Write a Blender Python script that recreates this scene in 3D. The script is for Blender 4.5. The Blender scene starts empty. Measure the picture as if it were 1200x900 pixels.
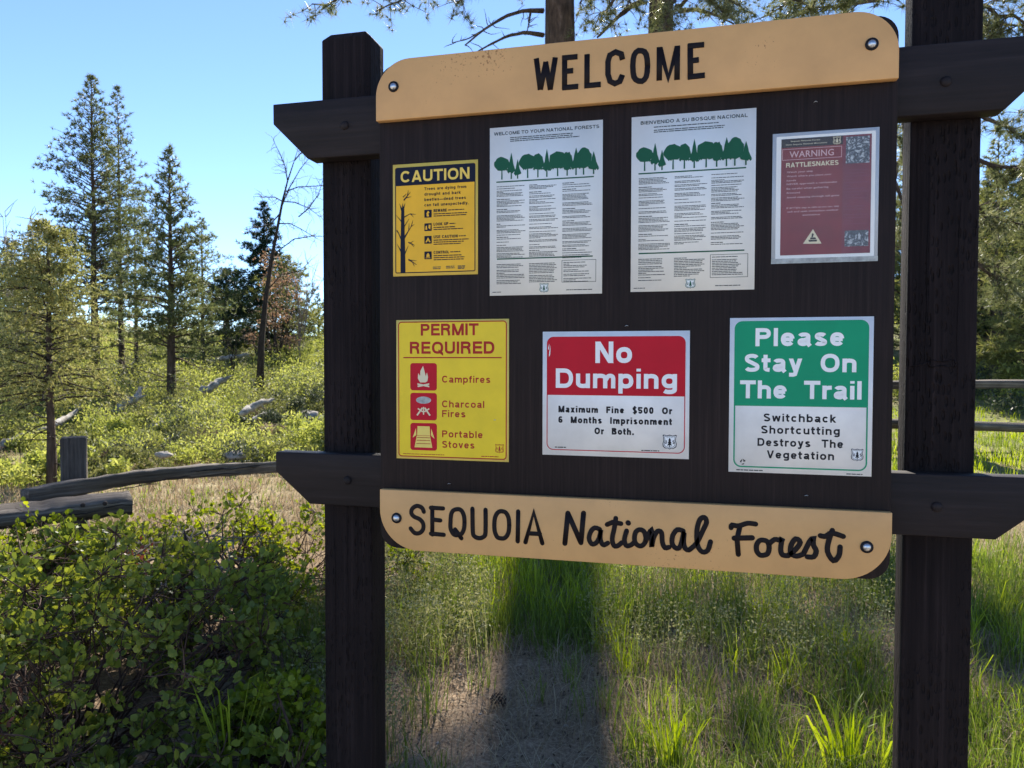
import bpy, math, random
import numpy as np
from mathutils import Vector, Matrix

C = bpy.context.scene.collection
SC = bpy.context.scene
rng = np.random.default_rng(11)
random.seed(11)
R = math.radians

# ------------------------------------------------------------------ camera
ZB = 1.13                                    # height of the board's lower edge above the ground
CAM = np.array([0.7578, -1.699, 0.4697 + ZB])
YAW, PITCH, ROLL, FPX = 0.2376, 0.029, 0.0019, 850.0
FW = np.array([-math.sin(YAW) * math.cos(PITCH), math.cos(YAW) * math.cos(PITCH), -math.sin(PITCH)])
_r = np.array([math.cos(YAW), math.sin(YAW), 0.0]); _u = np.cross(_r, FW)
RT = _r * math.cos(ROLL) + _u * math.sin(ROLL)
UP = -_r * math.sin(ROLL) + _u * math.cos(ROLL)
cam_d = bpy.data.cameras.new('camera'); cam = bpy.data.objects.new('camera', cam_d); C.objects.link(cam)
m = Matrix.Identity(4)
for i in range(3):
    m[i][0] = RT[i]; m[i][1] = UP[i]; m[i][2] = -FW[i]; m[i][3] = CAM[i]
cam.matrix_world = m
cam_d.sensor_width = 36.0; cam_d.lens = 36.0 * FPX / 1200.0
cam_d.clip_start = 0.05; cam_d.clip_end = 3000
cam_d.dof.use_dof = True; cam_d.dof.focus_distance = 1.75; cam_d.dof.aperture_fstop = 11
SC.camera = cam

# ------------------------------------------------------------------ light
SUN_AZ, SUN_EL = math.radians(9.8), math.radians(38)      # azimuth west of the +y axis
SUN = np.array([-math.sin(SUN_AZ) * math.cos(SUN_EL), math.cos(SUN_AZ) * math.cos(SUN_EL), math.sin(SUN_EL)])
w = bpy.data.worlds.new('World'); SC.world = w; w.use_nodes = True
nt = w.node_tree; bg = nt.nodes['Background']
sky = nt.nodes.new('ShaderNodeTexSky'); sky.sky_type = 'NISHITA'; sky.sun_disc = False
sky.sun_elevation = SUN_EL; sky.sun_rotation = -SUN_AZ
sky.air_density = 0.85; sky.dust_density = 0.05; sky.ozone_density = 4.0; sky.altitude = 2200
nt.links.new(sky.outputs[0], bg.inputs[0]); bg.inputs[1].default_value = 0.10
sl = bpy.data.lights.new('sun', 'SUN'); sl.energy = 4.6; sl.angle = R(0.8); sl.color = (1.0, 0.93, 0.82)
so = bpy.data.objects.new('sun', sl); C.objects.link(so); so.location = (0, 0, 30)
so.rotation_euler = Vector(SUN).to_track_quat('Z', 'Y').to_euler()
SC.view_settings.view_transform = 'Standard'; SC.view_settings.look = 'None'
SC.view_settings.exposure = 1.52; SC.view_settings.gamma = 1.0
SC.cycles.max_bounces = 6; SC.cycles.transparent_max_bounces = 16

# ------------------------------------------------------------------ materials
def srgb(c): return tuple(((v / 255) / 12.92 if v / 255 <= 0.04045 else ((v / 255 + 0.055) / 1.055) ** 2.4) for v in c) + (1.0,)
def newmat(name):
    mt = bpy.data.materials.new(name); mt.use_nodes = True
    return mt, mt.node_tree, mt.node_tree.nodes['Principled BSDF']
def node(nt, kind, **kw):
    n = nt.nodes.new(kind)
    for k, v in kw.items(): setattr(n, k, v)
    return n
def ramp(nt, stops, interp='LINEAR'):
    n = nt.nodes.new('ShaderNodeValToRGB'); n.color_ramp.interpolation = interp
    e = n.color_ramp.elements
    while len(e) < len(stops): e.new(0.5)
    for i, (p, c) in enumerate(stops): e[i].position = p; e[i].color = tuple(c[:3]) + (1.0,)
    return n
def coords(nt, scale=(1, 1, 1), rot=(0, 0, 0)):
    tc = node(nt, 'ShaderNodeTexCoord'); mp = node(nt, 'ShaderNodeMapping')
    mp.inputs['Scale'].default_value = scale; mp.inputs['Rotation'].default_value = rot
    nt.links.new(tc.outputs['Object'], mp.inputs['Vector']); return mp.outputs[0]
def noise(nt, vec, scale, detail=4, rough=0.55):
    n = node(nt, 'ShaderNodeTexNoise'); n.inputs['Scale'].default_value = scale
    n.inputs['Detail'].default_value = detail; n.inputs['Roughness'].default_value = rough
    if vec is not None: nt.links.new(vec, n.inputs['Vector'])
    return n
def bump(nt, h, strength, dist, prev=None):
    b = node(nt, 'ShaderNodeBump'); b.inputs['Strength'].default_value = strength
    b.inputs['Distance'].default_value = dist; nt.links.new(h, b.inputs['Height'])
    if prev is not None: nt.links.new(prev, b.inputs['Normal'])
    return b.outputs[0]

def leafmat(name, cols, trans=0.4, rough=0.5, spec=0.3, tint=1.0):
    """foliage: colour differs leaf by leaf and in patches, some light passes through"""
    mt, nt, b = newmat(name)
    g = node(nt, 'ShaderNodeNewGeometry')
    n = noise(nt, coords(nt), 1.6, 2)
    mx = node(nt, 'ShaderNodeMath', operation='MULTIPLY_ADD'); mx.inputs[1].default_value = 0.55
    ad = node(nt, 'ShaderNodeMath', operation='MULTIPLY_ADD'); ad.inputs[1].default_value = 0.9; ad.inputs[2].default_value = -0.22
    nt.links.new(n.outputs[0], ad.inputs[0]); nt.links.new(g.outputs['Random Per Island'], mx.inputs[0]); nt.links.new(ad.outputs[0], mx.inputs[2])
    k = len(cols); rp = ramp(nt, [(i / (k - 1), c) for i, c in enumerate(cols)])
    nt.links.new(mx.outputs[0], rp.inputs[0])
    nt.links.new(rp.outputs[0], b.inputs['Base Color']); b.inputs['Roughness'].default_value = rough
    b.inputs['Specular IOR Level'].default_value = spec
    t = node(nt, 'ShaderNodeBsdfTranslucent')
    hs = node(nt, 'ShaderNodeHueSaturation'); hs.inputs['Saturation'].default_value = 1.15; hs.inputs['Value'].default_value = 1.35 * tint
    hs.inputs['Hue'].default_value = 0.485
    nt.links.new(rp.outputs[0], hs.inputs['Color']); nt.links.new(hs.outputs[0], t.inputs['Color'])
    ms = node(nt, 'ShaderNodeMixShader'); ms.inputs[0].default_value = trans
    nt.links.new(b.outputs[0], ms.inputs[1]); nt.links.new(t.outputs[0], ms.inputs[2])
    nt.links.new(ms.outputs[0], nt.nodes['Material Output'].inputs[0]); return mt

def woodmat(name, c1, c2, c3, rough=0.8, gscale=(40, 40, 1.5), bstr=0.6, bdist=0.004, pits=False, spec=0.3, rot=(0, 0, 0)):
    mt, nt, b = newmat(name)
    v = coords(nt, gscale, rot); n1 = noise(nt, v, 1.0, 6, 0.65)
    v2 = coords(nt); n2 = noise(nt, v2, 4.0, 3)
    rp = ramp(nt, [(0.3, c1), (0.55, c2), (0.75, c3)]); nt.links.new(n1.outputs[0], rp.inputs[0])
    mx = node(nt, 'ShaderNodeMixRGB', blend_type='MULTIPLY'); mx.inputs[0].default_value = 0.6
    rp2 = ramp(nt, [(0.3, (.55, .55, .55)), (0.7, (1.15, 1.15, 1.15))]); nt.links.new(n2.outputs[0], rp2.inputs[0])
    nt.links.new(rp.outputs[0], mx.inputs[1]); nt.links.new(rp2.outputs[0], mx.inputs[2])
    nt.links.new(mx.outputs[0], b.inputs['Base Color'])
    b.inputs['Roughness'].default_value = rough; b.inputs['Specular IOR Level'].default_value = spec
    nb = bump(nt, n1.outputs[0], bstr, bdist)
    if pits:                                # rows of short incised slits, as on pressure treated posts
        vv = coords(nt, (95, 95, 30)); vo = node(nt, 'ShaderNodeTexVoronoi'); vo.inputs['Scale'].default_value = 1.0
        vo.inputs['Randomness'].default_value = 0.75; nt.links.new(vv, vo.inputs['Vector'])
        rr = ramp(nt, [(0.14, (0, 0, 0)), (0.38, (1, 1, 1))]); nt.links.new(vo.outputs['Distance'], rr.inputs[0])
        nm = noise(nt, coords(nt, (9, 9, 3)), 1.0, 2); rm = ramp(nt, [(.42, (0, 0, 0)), (.6, (1, 1, 1))]); nt.links.new(nm.outputs[0], rm.inputs[0])
        mm = node(nt, 'ShaderNodeMath', operation='MAXIMUM'); nt.links.new(rr.outputs[0], mm.inputs[0]); nt.links.new(rm.outputs[0], mm.inputs[1])
        nb = bump(nt, mm.outputs[0], 1.0, 0.006, nb)
    nt.links.new(nb, b.inputs['Normal']); return mt

def paint(name, col, rough=0.5, dirt=0.25, spec=0.2, scale=9.0, bd=0.0006, speck=False):
    mt, nt, b = newmat(name); v = coords(nt)
    n = noise(nt, v, scale, 6, 0.6)
    lo = tuple(x * (1 - dirt) for x in col[:3]); hi = tuple(min(1, x * (1 + dirt * .35)) for x in col[:3])
    rp = ramp(nt, [(0.3, lo), (0.65, hi)]); nt.links.new(n.outputs[0], rp.inputs[0])
    out = rp.outputs[0]
    if speck:
        n2 = noise(nt, v, 190.0, 2, 0.5); n3 = noise(nt, v, 5.0, 2)
        m2 = node(nt, 'ShaderNodeMath', operation='MULTIPLY'); nt.links.new(n2.outputs[0], m2.inputs[0]); nt.links.new(n3.outputs[0], m2.inputs[1])
        r2 = ramp(nt, [(0.44, (1, 1, 1)), (0.50, (.35, .25, .2))]); nt.links.new(m2.outputs[0], r2.inputs[0])
        mx = node(nt, 'ShaderNodeMixRGB', blend_type='MULTIPLY'); mx.inputs[0].default_value = 0.7
        nt.links.new(out, mx.inputs[1]); nt.links.new(r2.outputs[0], mx.inputs[2]); out = mx.outputs[0]
    nt.links.new(out, b.inputs['Base Color']); b.inputs['Roughness'].default_value = rough
    b.inputs['Specular IOR Level'].default_value = spec
    nt.links.new(bump(nt, n.outputs[0], 0.4, bd), b.inputs['Normal']); return mt

M = {}
M['stain'] = woodmat('dark_stained_wood', (.010, .006, .0055), (.019, .0115, .0105), (.033, .021, .019), 0.7, (150, 150, 3.0), 0.8, 0.0015, spec=.22)
M['post'] = woodmat('dark_stained_post', (.008, .005, .0052), (.0165, .0105, .010), (.032, .021, .020), 0.8, (90, 90, 2.0), 1.0, 0.006, pits=True, spec=.15)
M['beam'] = woodmat('dark_stained_beam', (.009, .006, .0065), (.016, .011, .012), (.026, .019, .020), 0.65, (3, 60, 60), 0.6, 0.002, spec=.25)
M['tan'] = paint('tan_paint', (.66, .37, .145), 0.45, 0.16, 0.35, 5, speck=True)
M['letter'] = paint('dark_brown_letter_paint', (.009, .005, .006), 0.6, 0.2, .2)
M['steel'], _nt, _b = newmat('bolt_steel'); _b.inputs['Base Color'].default_value = (.55, .57, .6, 1); _b.inputs['Metallic'].default_value = 1; _b.inputs['Roughness'].default_value = .35
M['black'] = paint('black_ink', (.012, .012, .016), 0.5, 0.1)
M['white'] = paint('white_enamel', (.86, .87, .87), 0.4, 0.10, 0.4, 14)
M['whiteink'] = paint('white_ink', (.88, .88, .87), 0.45, 0.06)
M['paper'] = paint('white_paper', (.85, .86, .83), 0.45, 0.08, 0.3, 8)
M['yellow'] = paint('yellow_enamel', (.84, .60, .010), 0.4, 0.10, 0.4, 12, speck=True)
M['yellowedge'] = paint('faded_yellow_edge', (.86, .66, .16), 0.5, 0.12)
M['amber'] = paint('amber_enamel', (.88, .47, .008), 0.4, 0.10, 0.4, 12)
M['amberink'] = paint('amber_ink', (.85, .60, .12), 0.45, 0.08)
M['red'] = paint('red_ink', (.52, .004, .020), 0.45, 0.10)
M['darkred'] = paint('dark_red_ink', (.42, .022, .018), 0.5, 0.18, scale=40)
M['green'] = paint('green_ink', (.004, .30, .145), 0.45, 0.10)
M['darkgreen'] = paint('dark_green_ink', (.010, .095, .05), 0.5, 0.10)
M['greyink'] = paint('grey_ink', (.04, .055, .055), 0.5, 0.1)
M['navy'] = paint('navy_ink', (.006, .008, .024), 0.5, 0.15)
M['maroon'] = paint('faded_maroon_ink', (.21, .022, .028), 0.45, 0.22, scale=22)
M['maroon2'] = paint('faded_plum_ink', (.19, .028, .045), 0.45, 0.22, scale=22)
M['pink'] = paint('pale_pink_ink', (.66, .42, .42), 0.5, 0.1)
M['cream'] = paint('cream_ink', (.74, .66, .44), 0.5, 0.08)
M['plum'] = paint('plum_print', (.20, .04, .075), 0.5, 0.1)
M['tape'] = paint('yellowed_tape', (.42, .44, .42), 0.35, 0.45, scale=60)
def snakeskin():
    mt, nt, b = newmat('rattlesnake_picture'); v = coords(nt)
    vo = node(nt, 'ShaderNodeTexVoronoi'); vo.inputs['Scale'].default_value = 100; vo.feature = 'DISTANCE_TO_EDGE'
    n = noise(nt, v, 30, 4); mx = node(nt, 'ShaderNodeMixRGB'); mx.inputs[0].default_value = .06
    nt.links.new(v, mx.inputs[1]); nt.links.new(n.outputs[1], mx.inputs[2]); nt.links.new(mx.outputs[0], vo.inputs['Vector'])
    rp = ramp(nt, [(0.02, (.02, .025, .035)), (0.14, (.10, .12, .14)), (.34, (.48, .50, .50))]); nt.links.new(vo.outputs[0], rp.inputs[0])
    nt.links.new(rp.outputs[0], b.inputs['Base Color']); b.inputs['Roughness'].default_value = .4; return mt
M['snake'] = snakeskin()
M['film'], _nt, _b = newmat('plastic_film')
_b.inputs['Base Color'].default_value = (.85, .9, .95, 1); _b.inputs['Roughness'].default_value = .25; _b.inputs['Alpha'].default_value = .05
M['sleeve'], _nt, _b = newmat('plastic_sleeve_margin')
_b.inputs['Base Color'].default_value = (.62, .68, .74, 1); _b.inputs['Roughness'].default_value = .3; _b.inputs['Alpha'].default_value = .8
M['rail'] = woodmat('weathered_grey_wood', (.035, .029, .024), (.125, .105, .088), (.29, .25, .21), 0.9, (1.2, 45, 45), 1.0, 0.008)
M['railv'] = woodmat('weathered_grey_post_wood', (.028, .022, .018), (.085, .07, .058), (.18, .155, .13), 0.9, (40, 40, 2.5), 1.0, 0.012)
M['deadwood'] = woodmat('bleached_dead_wood', (.10, .085, .07), (.36, .33, .28), (.60, .57, .52), 0.9, (9, 9, 9), .8, 0.02)
M['bark'] = woodmat('pine_bark', (.035, .024, .018), (.10, .068, .05), (.19, .14, .11), 0.95, (14, 14, 3), 1.0, 0.05)
M['darkbark'] = woodmat('dark_bark', (.018, .013, .011), (.05, .036, .028), (.10, .075, .06), 0.95, (20, 20, 5), 1.0, 0.02)
M['redbark'] = woodmat('manzanita_bark', (.03, .017, .012), (.09, .048, .034), (.2, .12, .085), 0.8, (20, 20, 6), .5, 0.004)
M['twig'] = woodmat('grey_dead_twig', (.12, .09, .07), (.28, .23, .18), (.48, .41, .33), 0.9, (20, 20, 20), .5, 0.003)
M['needle'] = leafmat('pine_needles', [(.055, .07, .03), (.11, .135, .055), (.20, .21, .10)], .42, .5)
M['needle_y'] = leafmat('yellow_green_needles', [(.075, .095, .03), (.17, .19, .06), (.29, .28, .12)], .42, .5)
M['needle_d'] = leafmat('dark_fir_needles', [(.010, .024, .014), (.022, .046, .024), (.05, .08, .035)], .2, .5)
M['needle_l'] = leafmat('long_pine_needles', [(.06, .08, .03), (.14, .16, .07), (.32, .31, .18)], .4, .45)
M['cedar'] = leafmat('cedar_sprays', [(.12, .14, .05), (.25, .26, .09), (.46, .43, .20)], .42, .55)
M['rust'] = leafmat('russet_leaves', [(.14, .09, .05), (.27, .18, .11), (.38, .30, .20)], .3, .6)
M['manz'] = leafmat('manzanita_leaves', [(.06, .09, .022), (.16, .20, .04), (.37, .38, .08)], .5, .45, .35)
M['manz_y'] = leafmat('young_manzanita_leaves', [(.08, .12, .018), (.17, .22, .03), (.34, .38, .06)], .48, .5, .3)
M['redleaf'] = leafmat('dead_red_leaves', [(.13, .05, .03), (.22, .09, .05)], .3, .5)
M['grass'] = leafmat('green_grass', [(.06, .10, .022), (.12, .18, .035), (.24, .28, .07)], .5, .45, .3)
M['grass_b'] = leafmat('bright_grass', [(.15, .22, .025), (.26, .34, .045), (.38, .44, .08)], .52, .45, .3)
M['straw'] = leafmat('dry_straw', [(.16, .12, .07), (.30, .24, .15), (.46, .40, .28)], .3, .7, .2)
M['weed'] = leafmat('flowering_weed', [(.10, .13, .04), (.20, .21, .08), (.38, .36, .19)], .4, .6)
M['scrub'] = leafmat('hillside_scrub_leaves', [(.15, .19, .05), (.28, .32, .085), (.46, .47, .17)], .48, .6)
M['scrub_o'] = leafmat('olive_scrub_leaves', [(.07, .085, .03), (.14, .155, .055), (.24, .24, .10)], .35, .6)
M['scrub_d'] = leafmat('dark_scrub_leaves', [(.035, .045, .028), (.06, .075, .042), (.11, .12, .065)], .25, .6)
M['scrub_b'] = leafmat('brown_scrub_twigs', [(.05, .035, .025), (.10, .075, .055), (.17, .13, .09)], .2, .8)
M['stone'] = paint('pale_stone', (.34, .31, .28), .9, .35, .2, 20, .01)

def groundmat():
    mt, nt, b = newmat('forest_floor'); v = coords(nt)
    big = noise(nt, v, .55, 4); mid = noise(nt, v, 4.0, 6, .65); fine = noise(nt, v, 60, 5, .7)
    dirt = ramp(nt, [(.28, (.10, .068, .042)), (.5, (.22, .155, .10)), (.72, (.38, .29, .19))]); nt.links.new(fine.outputs[0], dirt.inputs[0])
    tan = ramp(nt, [(.3, (.19, .145, .075)), (.7, (.36, .30, .17))]); nt.links.new(mid.outputs[0], tan.inputs[0])
    grn = ramp(nt, [(.3, (.08, .10, .025)), (.7, (.20, .22, .05))]); nt.links.new(mid.outputs[0], grn.inputs[0])
    m1 = node(nt, 'ShaderNodeMixRGB'); m2 = node(nt, 'ShaderNodeMixRGB')
    g = node(nt, 'ShaderNodeNewGeometry'); ln = node(nt, 'ShaderNodeVectorMath', operation='LENGTH'); nt.links.new(g.outputs['Position'], ln.inputs[0])
    f1 = node(nt, 'ShaderNodeMapRange'); f1.inputs[1].default_value = 3.5; f1.inputs[2].default_value = 8; nt.links.new(ln.outputs['Value'], f1.inputs[0])
    f2 = node(nt, 'ShaderNodeMapRange'); f2.inputs[1].default_value = 9; f2.inputs[2].default_value = 16; nt.links.new(ln.outputs['Value'], f2.inputs[0])
    q = node(nt, 'ShaderNodeMath', operation='MULTIPLY'); rb = ramp(nt, [(.35, (.3, .3, .3)), (.6, (1, 1, 1))]); nt.links.new(big.outputs[0], rb.inputs[0])
    nt.links.new(f2.outputs[0], q.inputs[0]); nt.links.new(rb.outputs[0], q.inputs[1])
    nt.links.new(f1.outputs[0], m1.inputs[0]); nt.links.new(dirt.outputs[0], m1.inputs[1]); nt.links.new(tan.outputs[0], m1.inputs[2])
    nt.links.new(q.outputs[0], m2.inputs[0]); nt.links.new(m1.outputs[0], m2.inputs[1]); nt.links.new(grn.outputs[0], m2.inputs[2])
    # unseen pale earth, added on the reader's side to bounce light onto the board
    sp = node(nt, 'ShaderNodeSeparateXYZ'); nt.links.new(g.outputs['Position'], sp.inputs[0]); f3 = node(nt, 'ShaderNodeMapRange'); f3.inputs[1].default_value = .4; f3.inputs[2].default_value = -1.2
    nt.links.new(sp.outputs[1], f3.inputs[0]); pale = ramp(nt, [(.3, (.36, .29, .21)), (.7, (.52, .44, .33))]); nt.links.new(mid.outputs[0], pale.inputs[0])
    m3 = node(nt, 'ShaderNodeMixRGB'); nt.links.new(f3.outputs[0], m3.inputs[0]); nt.links.new(m2.outputs[0], m3.inputs[1]); nt.links.new(pale.outputs[0], m3.inputs[2])
    nt.links.new(m3.outputs[0], b.inputs['Base Color']); b.inputs['Roughness'].default_value = .95; b.inputs['Specular IOR Level'].default_value = .15
    nb = bump(nt, fine.outputs[0], .7, .012); nb = bump(nt, mid.outputs[0], .5, .05, nb); nt.links.new(nb, b.inputs['Normal']); return mt
M['ground'] = groundmat()

# ------------------------------------------------------------------ mesh helpers
class MB:
    def __init__(s): s.v = []; s.f = []; s.n = 0
    def add(s, v, f):
        v = np.asarray(v, float).reshape(-1, 3); s.v.append(v)
        f = np.asarray(f, int) + s.n; s.f.append(f); s.n += len(v)
    def box(s, x0, x1, y0, y1, z0, z1):
        v = [(x, y, z) for z in (z0, z1) for y in (y0, y1) for x in (x0, x1)]
        s.add(v, [(0, 2, 3, 1), (4, 5, 7, 6), (0, 1, 5, 4), (2, 6, 7, 3), (0, 4, 6, 2), (1, 3, 7, 5)])
    def tube(s, pts, rad, k=6, caps=True, wob=0.0):
        pts = np.asarray(pts, float); n = len(pts)
        if np.isscalar(rad): rad = np.full(n, rad)
        rad = np.asarray(rad, float)
        t = np.gradient(pts, axis=0); t /= np.linalg.norm(t, axis=1)[:, None] + 1e-9
        a = np.array([0, 0, 1.0]) if abs(t[0][2]) < .8 else np.array([1.0, 0, 0])
        u = np.cross(t, a); u /= np.linalg.norm(u, axis=1)[:, None] + 1e-9; w_ = np.cross(t, u)
        an = np.linspace(0, 2 * np.pi, k, endpoint=False)
        rr = rad[:, None] * (1 + wob * rng.standard_normal((n, k)))
        v = pts[:, None, :] + rr[..., None] * (np.cos(an)[None, :, None] * u[:, None, :] + np.sin(an)[None, :, None] * w_[:, None, :])
        i = np.arange(n - 1)[:, None] * k; j = np.arange(k)[None, :]; j2 = (j + 1) % k
        f = np.stack([i + j, i + j2, i + k + j2, i + k + j], -1).reshape(-1, 4)
        base = s.n; s.add(v.reshape(-1, 3), f)
        if caps:
            for o, rev in ((0, 1), ((n - 1) * k, 0)):
                idx = list(range(o, o + k)); idx = idx[::-1] if rev else idx
                s.f.append(np.array([idx]) + base)
    def tris(s, V):                       # V (n,3,3)
        V = np.asarray(V); n = len(V); s.add(V.reshape(-1, 3), np.arange(n * 3).reshape(n, 3))
    def quads(s, V):
        V = np.asarray(V); n = len(V); s.add(V.reshape(-1, 3), np.arange(n * 4).reshape(n, 4))
    def poly(s, pts): s.add(pts, [list(range(len(pts)))])
    def mesh(s, name, mat, origin=(0, 0, 0), smooth=False):
        me = bpy.data.meshes.new(name)
        V = np.concatenate(s.v) - np.asarray(origin, float)
        me.vertices.add(len(V)); me.vertices.foreach_set('co', V.astype(np.float32).ravel())
        loops = np.concatenate([f.ravel() for f in s.f]); tot = np.concatenate([np.full(len(f), f.shape[1]) for f in s.f])
        me.loops.add(len(loops)); me.loops.foreach_set('vertex_index', loops.astype(np.int32))
        st = np.concatenate([[0], np.cumsum(tot)[:-1]])
        me.polygons.add(len(tot)); me.polygons.foreach_set('loop_start', st.astype(np.int32)); me.polygons.foreach_set('loop_total', tot.astype(np.int32))
        if smooth: me.polygons.foreach_set('use_smooth', np.ones(len(tot), bool))
        me.materials.append(M[mat] if isinstance(mat, str) else mat)
        me.update(calc_edges=True); return me
    def part(s, name, mat, parent=None, label=None, kind=None, smooth=False, origin=None):
        if origin is None: origin = tuple(parent['_o']) if parent is not None and '_o' in parent else (0, 0, 0)
        o = bpy.data.objects.new(name, s.mesh(name, mat, origin, smooth)); C.objects.link(o)
        if parent is not None: o.parent = parent
        else: o.location = origin
        o['_o'] = tuple(float(q) for q in origin)
        if label: o['label'] = label
        if kind: o['kind'] = kind
        return o

def thing(name, label, cat, loc, group=None):
    o = bpy.data.objects.new(name, None); C.objects.link(o); o.location = loc; o['_o'] = tuple(float(q) for q in loc)
    o.empty_display_size = .1
    o['label'] = label; o['category'] = cat
    if group: o['group'] = group
    return o
def tag(o, label, cat, group=None, kind=None):
    o['label'] = label; o['category'] = cat
    if group: o['group'] = group
    if kind: o['kind'] = kind
    return o
def copy_tree(o, parent=None):
    c = o.copy(); C.objects.link(c); c.parent = parent
    for ch in o.children: copy_tree(ch, c)
    return c
def bevel(o, wd, seg=2):
    md = o.modifiers.new('bevel', 'BEVEL'); md.width = wd; md.segments = seg; md.limit_method = 'ANGLE'; md.angle_limit = R(40)

# ------------------------------------------------------------------ lie of the land
def smooth(a, b, x):
    t = np.clip((x - a) / (b - a), 0, 1); return t * t * (3 - 2 * t)
def H(x, y):
    """flat clearing, rising away from it into a low hill"""
    x = np.asarray(x, float); y = np.asarray(y, float)
    dx, dy = x - CAM[0], y - CAM[1]; r = np.hypot(dx, dy)
    az = np.arctan2(dx, np.abs(dy) + 1e-6)
    c = .0021 + (.0042 - .0021) * smooth(-.25, .3, az)
    s = np.clip(r - 12, 0, 42); back = smooth(-20, 8, dy)
    h = c * s * s * back
    return h + .03 * np.sin(x * 1.3 + 1) * np.cos(y * 1.1) * smooth(2, 6, r) + .25 * smooth(12, 30, r) * np.sin(x * .21) * np.cos(y * .17 + 1)
def PX(px, py, D):                          # a point the builder measured: column, row of the photograph and distance ahead
    return CAM + D * (FW + RT * (px - 600) / FPX + UP * (450 - py) / FPX)
def G(px, D, up=0.0):
    q = PX(px, 426, D); return np.array([q[0], q[1], float(H(q[0], q[1])) + up])
def htop(px, py, D): return float(PX(px, py, D)[2])
# ------------------------------------------------------------------ ground
def axis(n, near, far, c):
    t = np.linspace(0, 1, n); d = near * n * t * .55 + (far - near * n * .55) * t ** 6
    return np.concatenate([c - d[::-1][:-1], c + d])
gx, gy = axis(130, .12, 420, .5), axis(130, .12, 420, 4.0)
X, Y = np.meshgrid(gx, gy)
Z = H(X, Y)
rr_ = np.hypot(X - .7, Y - 2)
Z = Z + .012 * rng.standard_normal(Z.shape) * (rr_ < 9) + .03 * rng.standard_normal(Z.shape) * (rr_ >= 9) * (rr_ < 60)
g = MB(); ny, nx = X.shape
i = np.arange(ny - 1)[:, None] * nx; j = np.arange(nx - 1)[None, :]
g.add(np.stack([X, Y, Z], -1).reshape(-1, 3), np.stack([i + j, i + j + 1, i + nx + j + 1, i + nx + j], -1).reshape(-1, 4))
go = g.part('ground', 'ground', smooth=True); tag(go, 'bare brown earth and dry grass of the forest clearing', 'ground', kind='structure')
del go['category']

# ------------------------------------------------------------------ the sign
SGN = (0.59, .12, 0.0)
def mmz(z): return z / 1000.0 + ZB
sign = thing('welcome_sign', 'large dark stained timber notice board with tan banners between two posts', 'sign board', SGN)
def chamfer_post(name, x0, x1, y0, y1, z0, z1, ch):
    b = MB(); c = ch
    v = []
    for z, a in ((z0, 0), (z1 - c, 0), (z1, c)):
        v += [(x0 + a, y0 + a * .7, z), (x1 - a, y0 + a * .7, z), (x1 - a, y1 - a * .7, z), (x0 + a, y1 - a * .7, z)]
    f = [(0, 3, 2, 1), (8, 9, 10, 11)]
    for k in (0, 4):
        for q in range(4): f.append((k + q, k + (q + 1) % 4, k + 4 + (q + 1) % 4, k + 4 + q))
    b.add(v, f); o = b.part(name, 'post', sign); bevel(o, .004, 2); return o
PL = chamfer_post('post', -.196, -.056, .08, .168, -.5, ZB + 1.345, .02)
PR = chamfer_post('post', 1.232, 1.371, .08, .143, -.5, ZB + 1.345, .02)
# sawn notch shadow lines and drying checks in the posts
for post, xs in ((PL, (-.165, -.128, -.10)), (PR, (1.27, 1.333))):
    for x in xs:
        b = MB(); z = random.uniform(.3, .8) + (1.0 if post is PR else .2)
        pts = [(x + .0012 * math.sin(k * 1.7 + x * 90), .0795, z + k * .05) for k in range(9)]
        b.tube(pts, [.0003] + [.0008] * 7 + [.0003], 4); b.part('drying_crack', 'letter', post)
b = MB()                                     # knot on the nearer post
kp = [(1.303 + .028 * math.cos(a), .0795, mmz(470) + .008 * math.sin(a) + .004 * math.sin(3 * a)) for a in np.linspace(0, 2 * np.pi, 15)]
b.tube(kp, .0014, 5); b.tube([(1.24, .0795, mmz(463)), (1.262, .0795, mmz(468)), (1.277, .0795, mmz(474))], .0015, 4)
b.part('knot', 'letter', PR)

def beam(z0, z1):
    L, Rr = -.311, 1.497; tip = .052; run = .10
    prof = [(L, z1), (L, z1 - tip), (L + run, z0), (Rr - run, z0), (Rr, z1 - tip), (Rr, z1)]
    b = MB(); n = len(prof)
    fr = [(x, .03, z) for x, z in prof]; bk = [(x, .079, z) for x, z in prof]
    b.add(fr + bk, [list(range(n))]); b.f.append(np.array([[2 * n - 1 - q for q in range(n)]]))
    b.f.append(np.array([(q, q + n, (q + 1) % n + n, (q + 1) % n) for q in range(n)]))
    o = b.part('cross_beam', 'beam', sign); bevel(o, .003, 2); return o
BU = beam(mmz(1001), mmz(1150)); BL = beam(mmz(96), mmz(231))
def dome(mb, x, y, z, r, depth, seg=14, rings=4):
    v = []; f = []
    for k in range(rings + 1):
        a = k / rings * math.pi / 2
        for q in range(seg):
            t = 2 * math.pi * q / seg
            v.append((x + r * math.cos(a) * math.cos(t), y - depth * math.sin(a), z + r * math.cos(a) * math.sin(t)))
    for k in range(rings):
        for q in range(seg):
            f.append((k * seg + q, k * seg + (q + 1) % seg, (k + 1) * seg + (q + 1) % seg, (k + 1) * seg + q))
    mb.add(v, f)
for bm_, x, z in ((BU, -.105, 1079), (BU, 1.285, 1068), (BL, -.102, 163), (BL, 1.283, 161)):
    b = MB(); dome(b, x, .0295, mmz(z), .0115, .006); b.part('bolt', 'beam', bm_, smooth=True)

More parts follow.
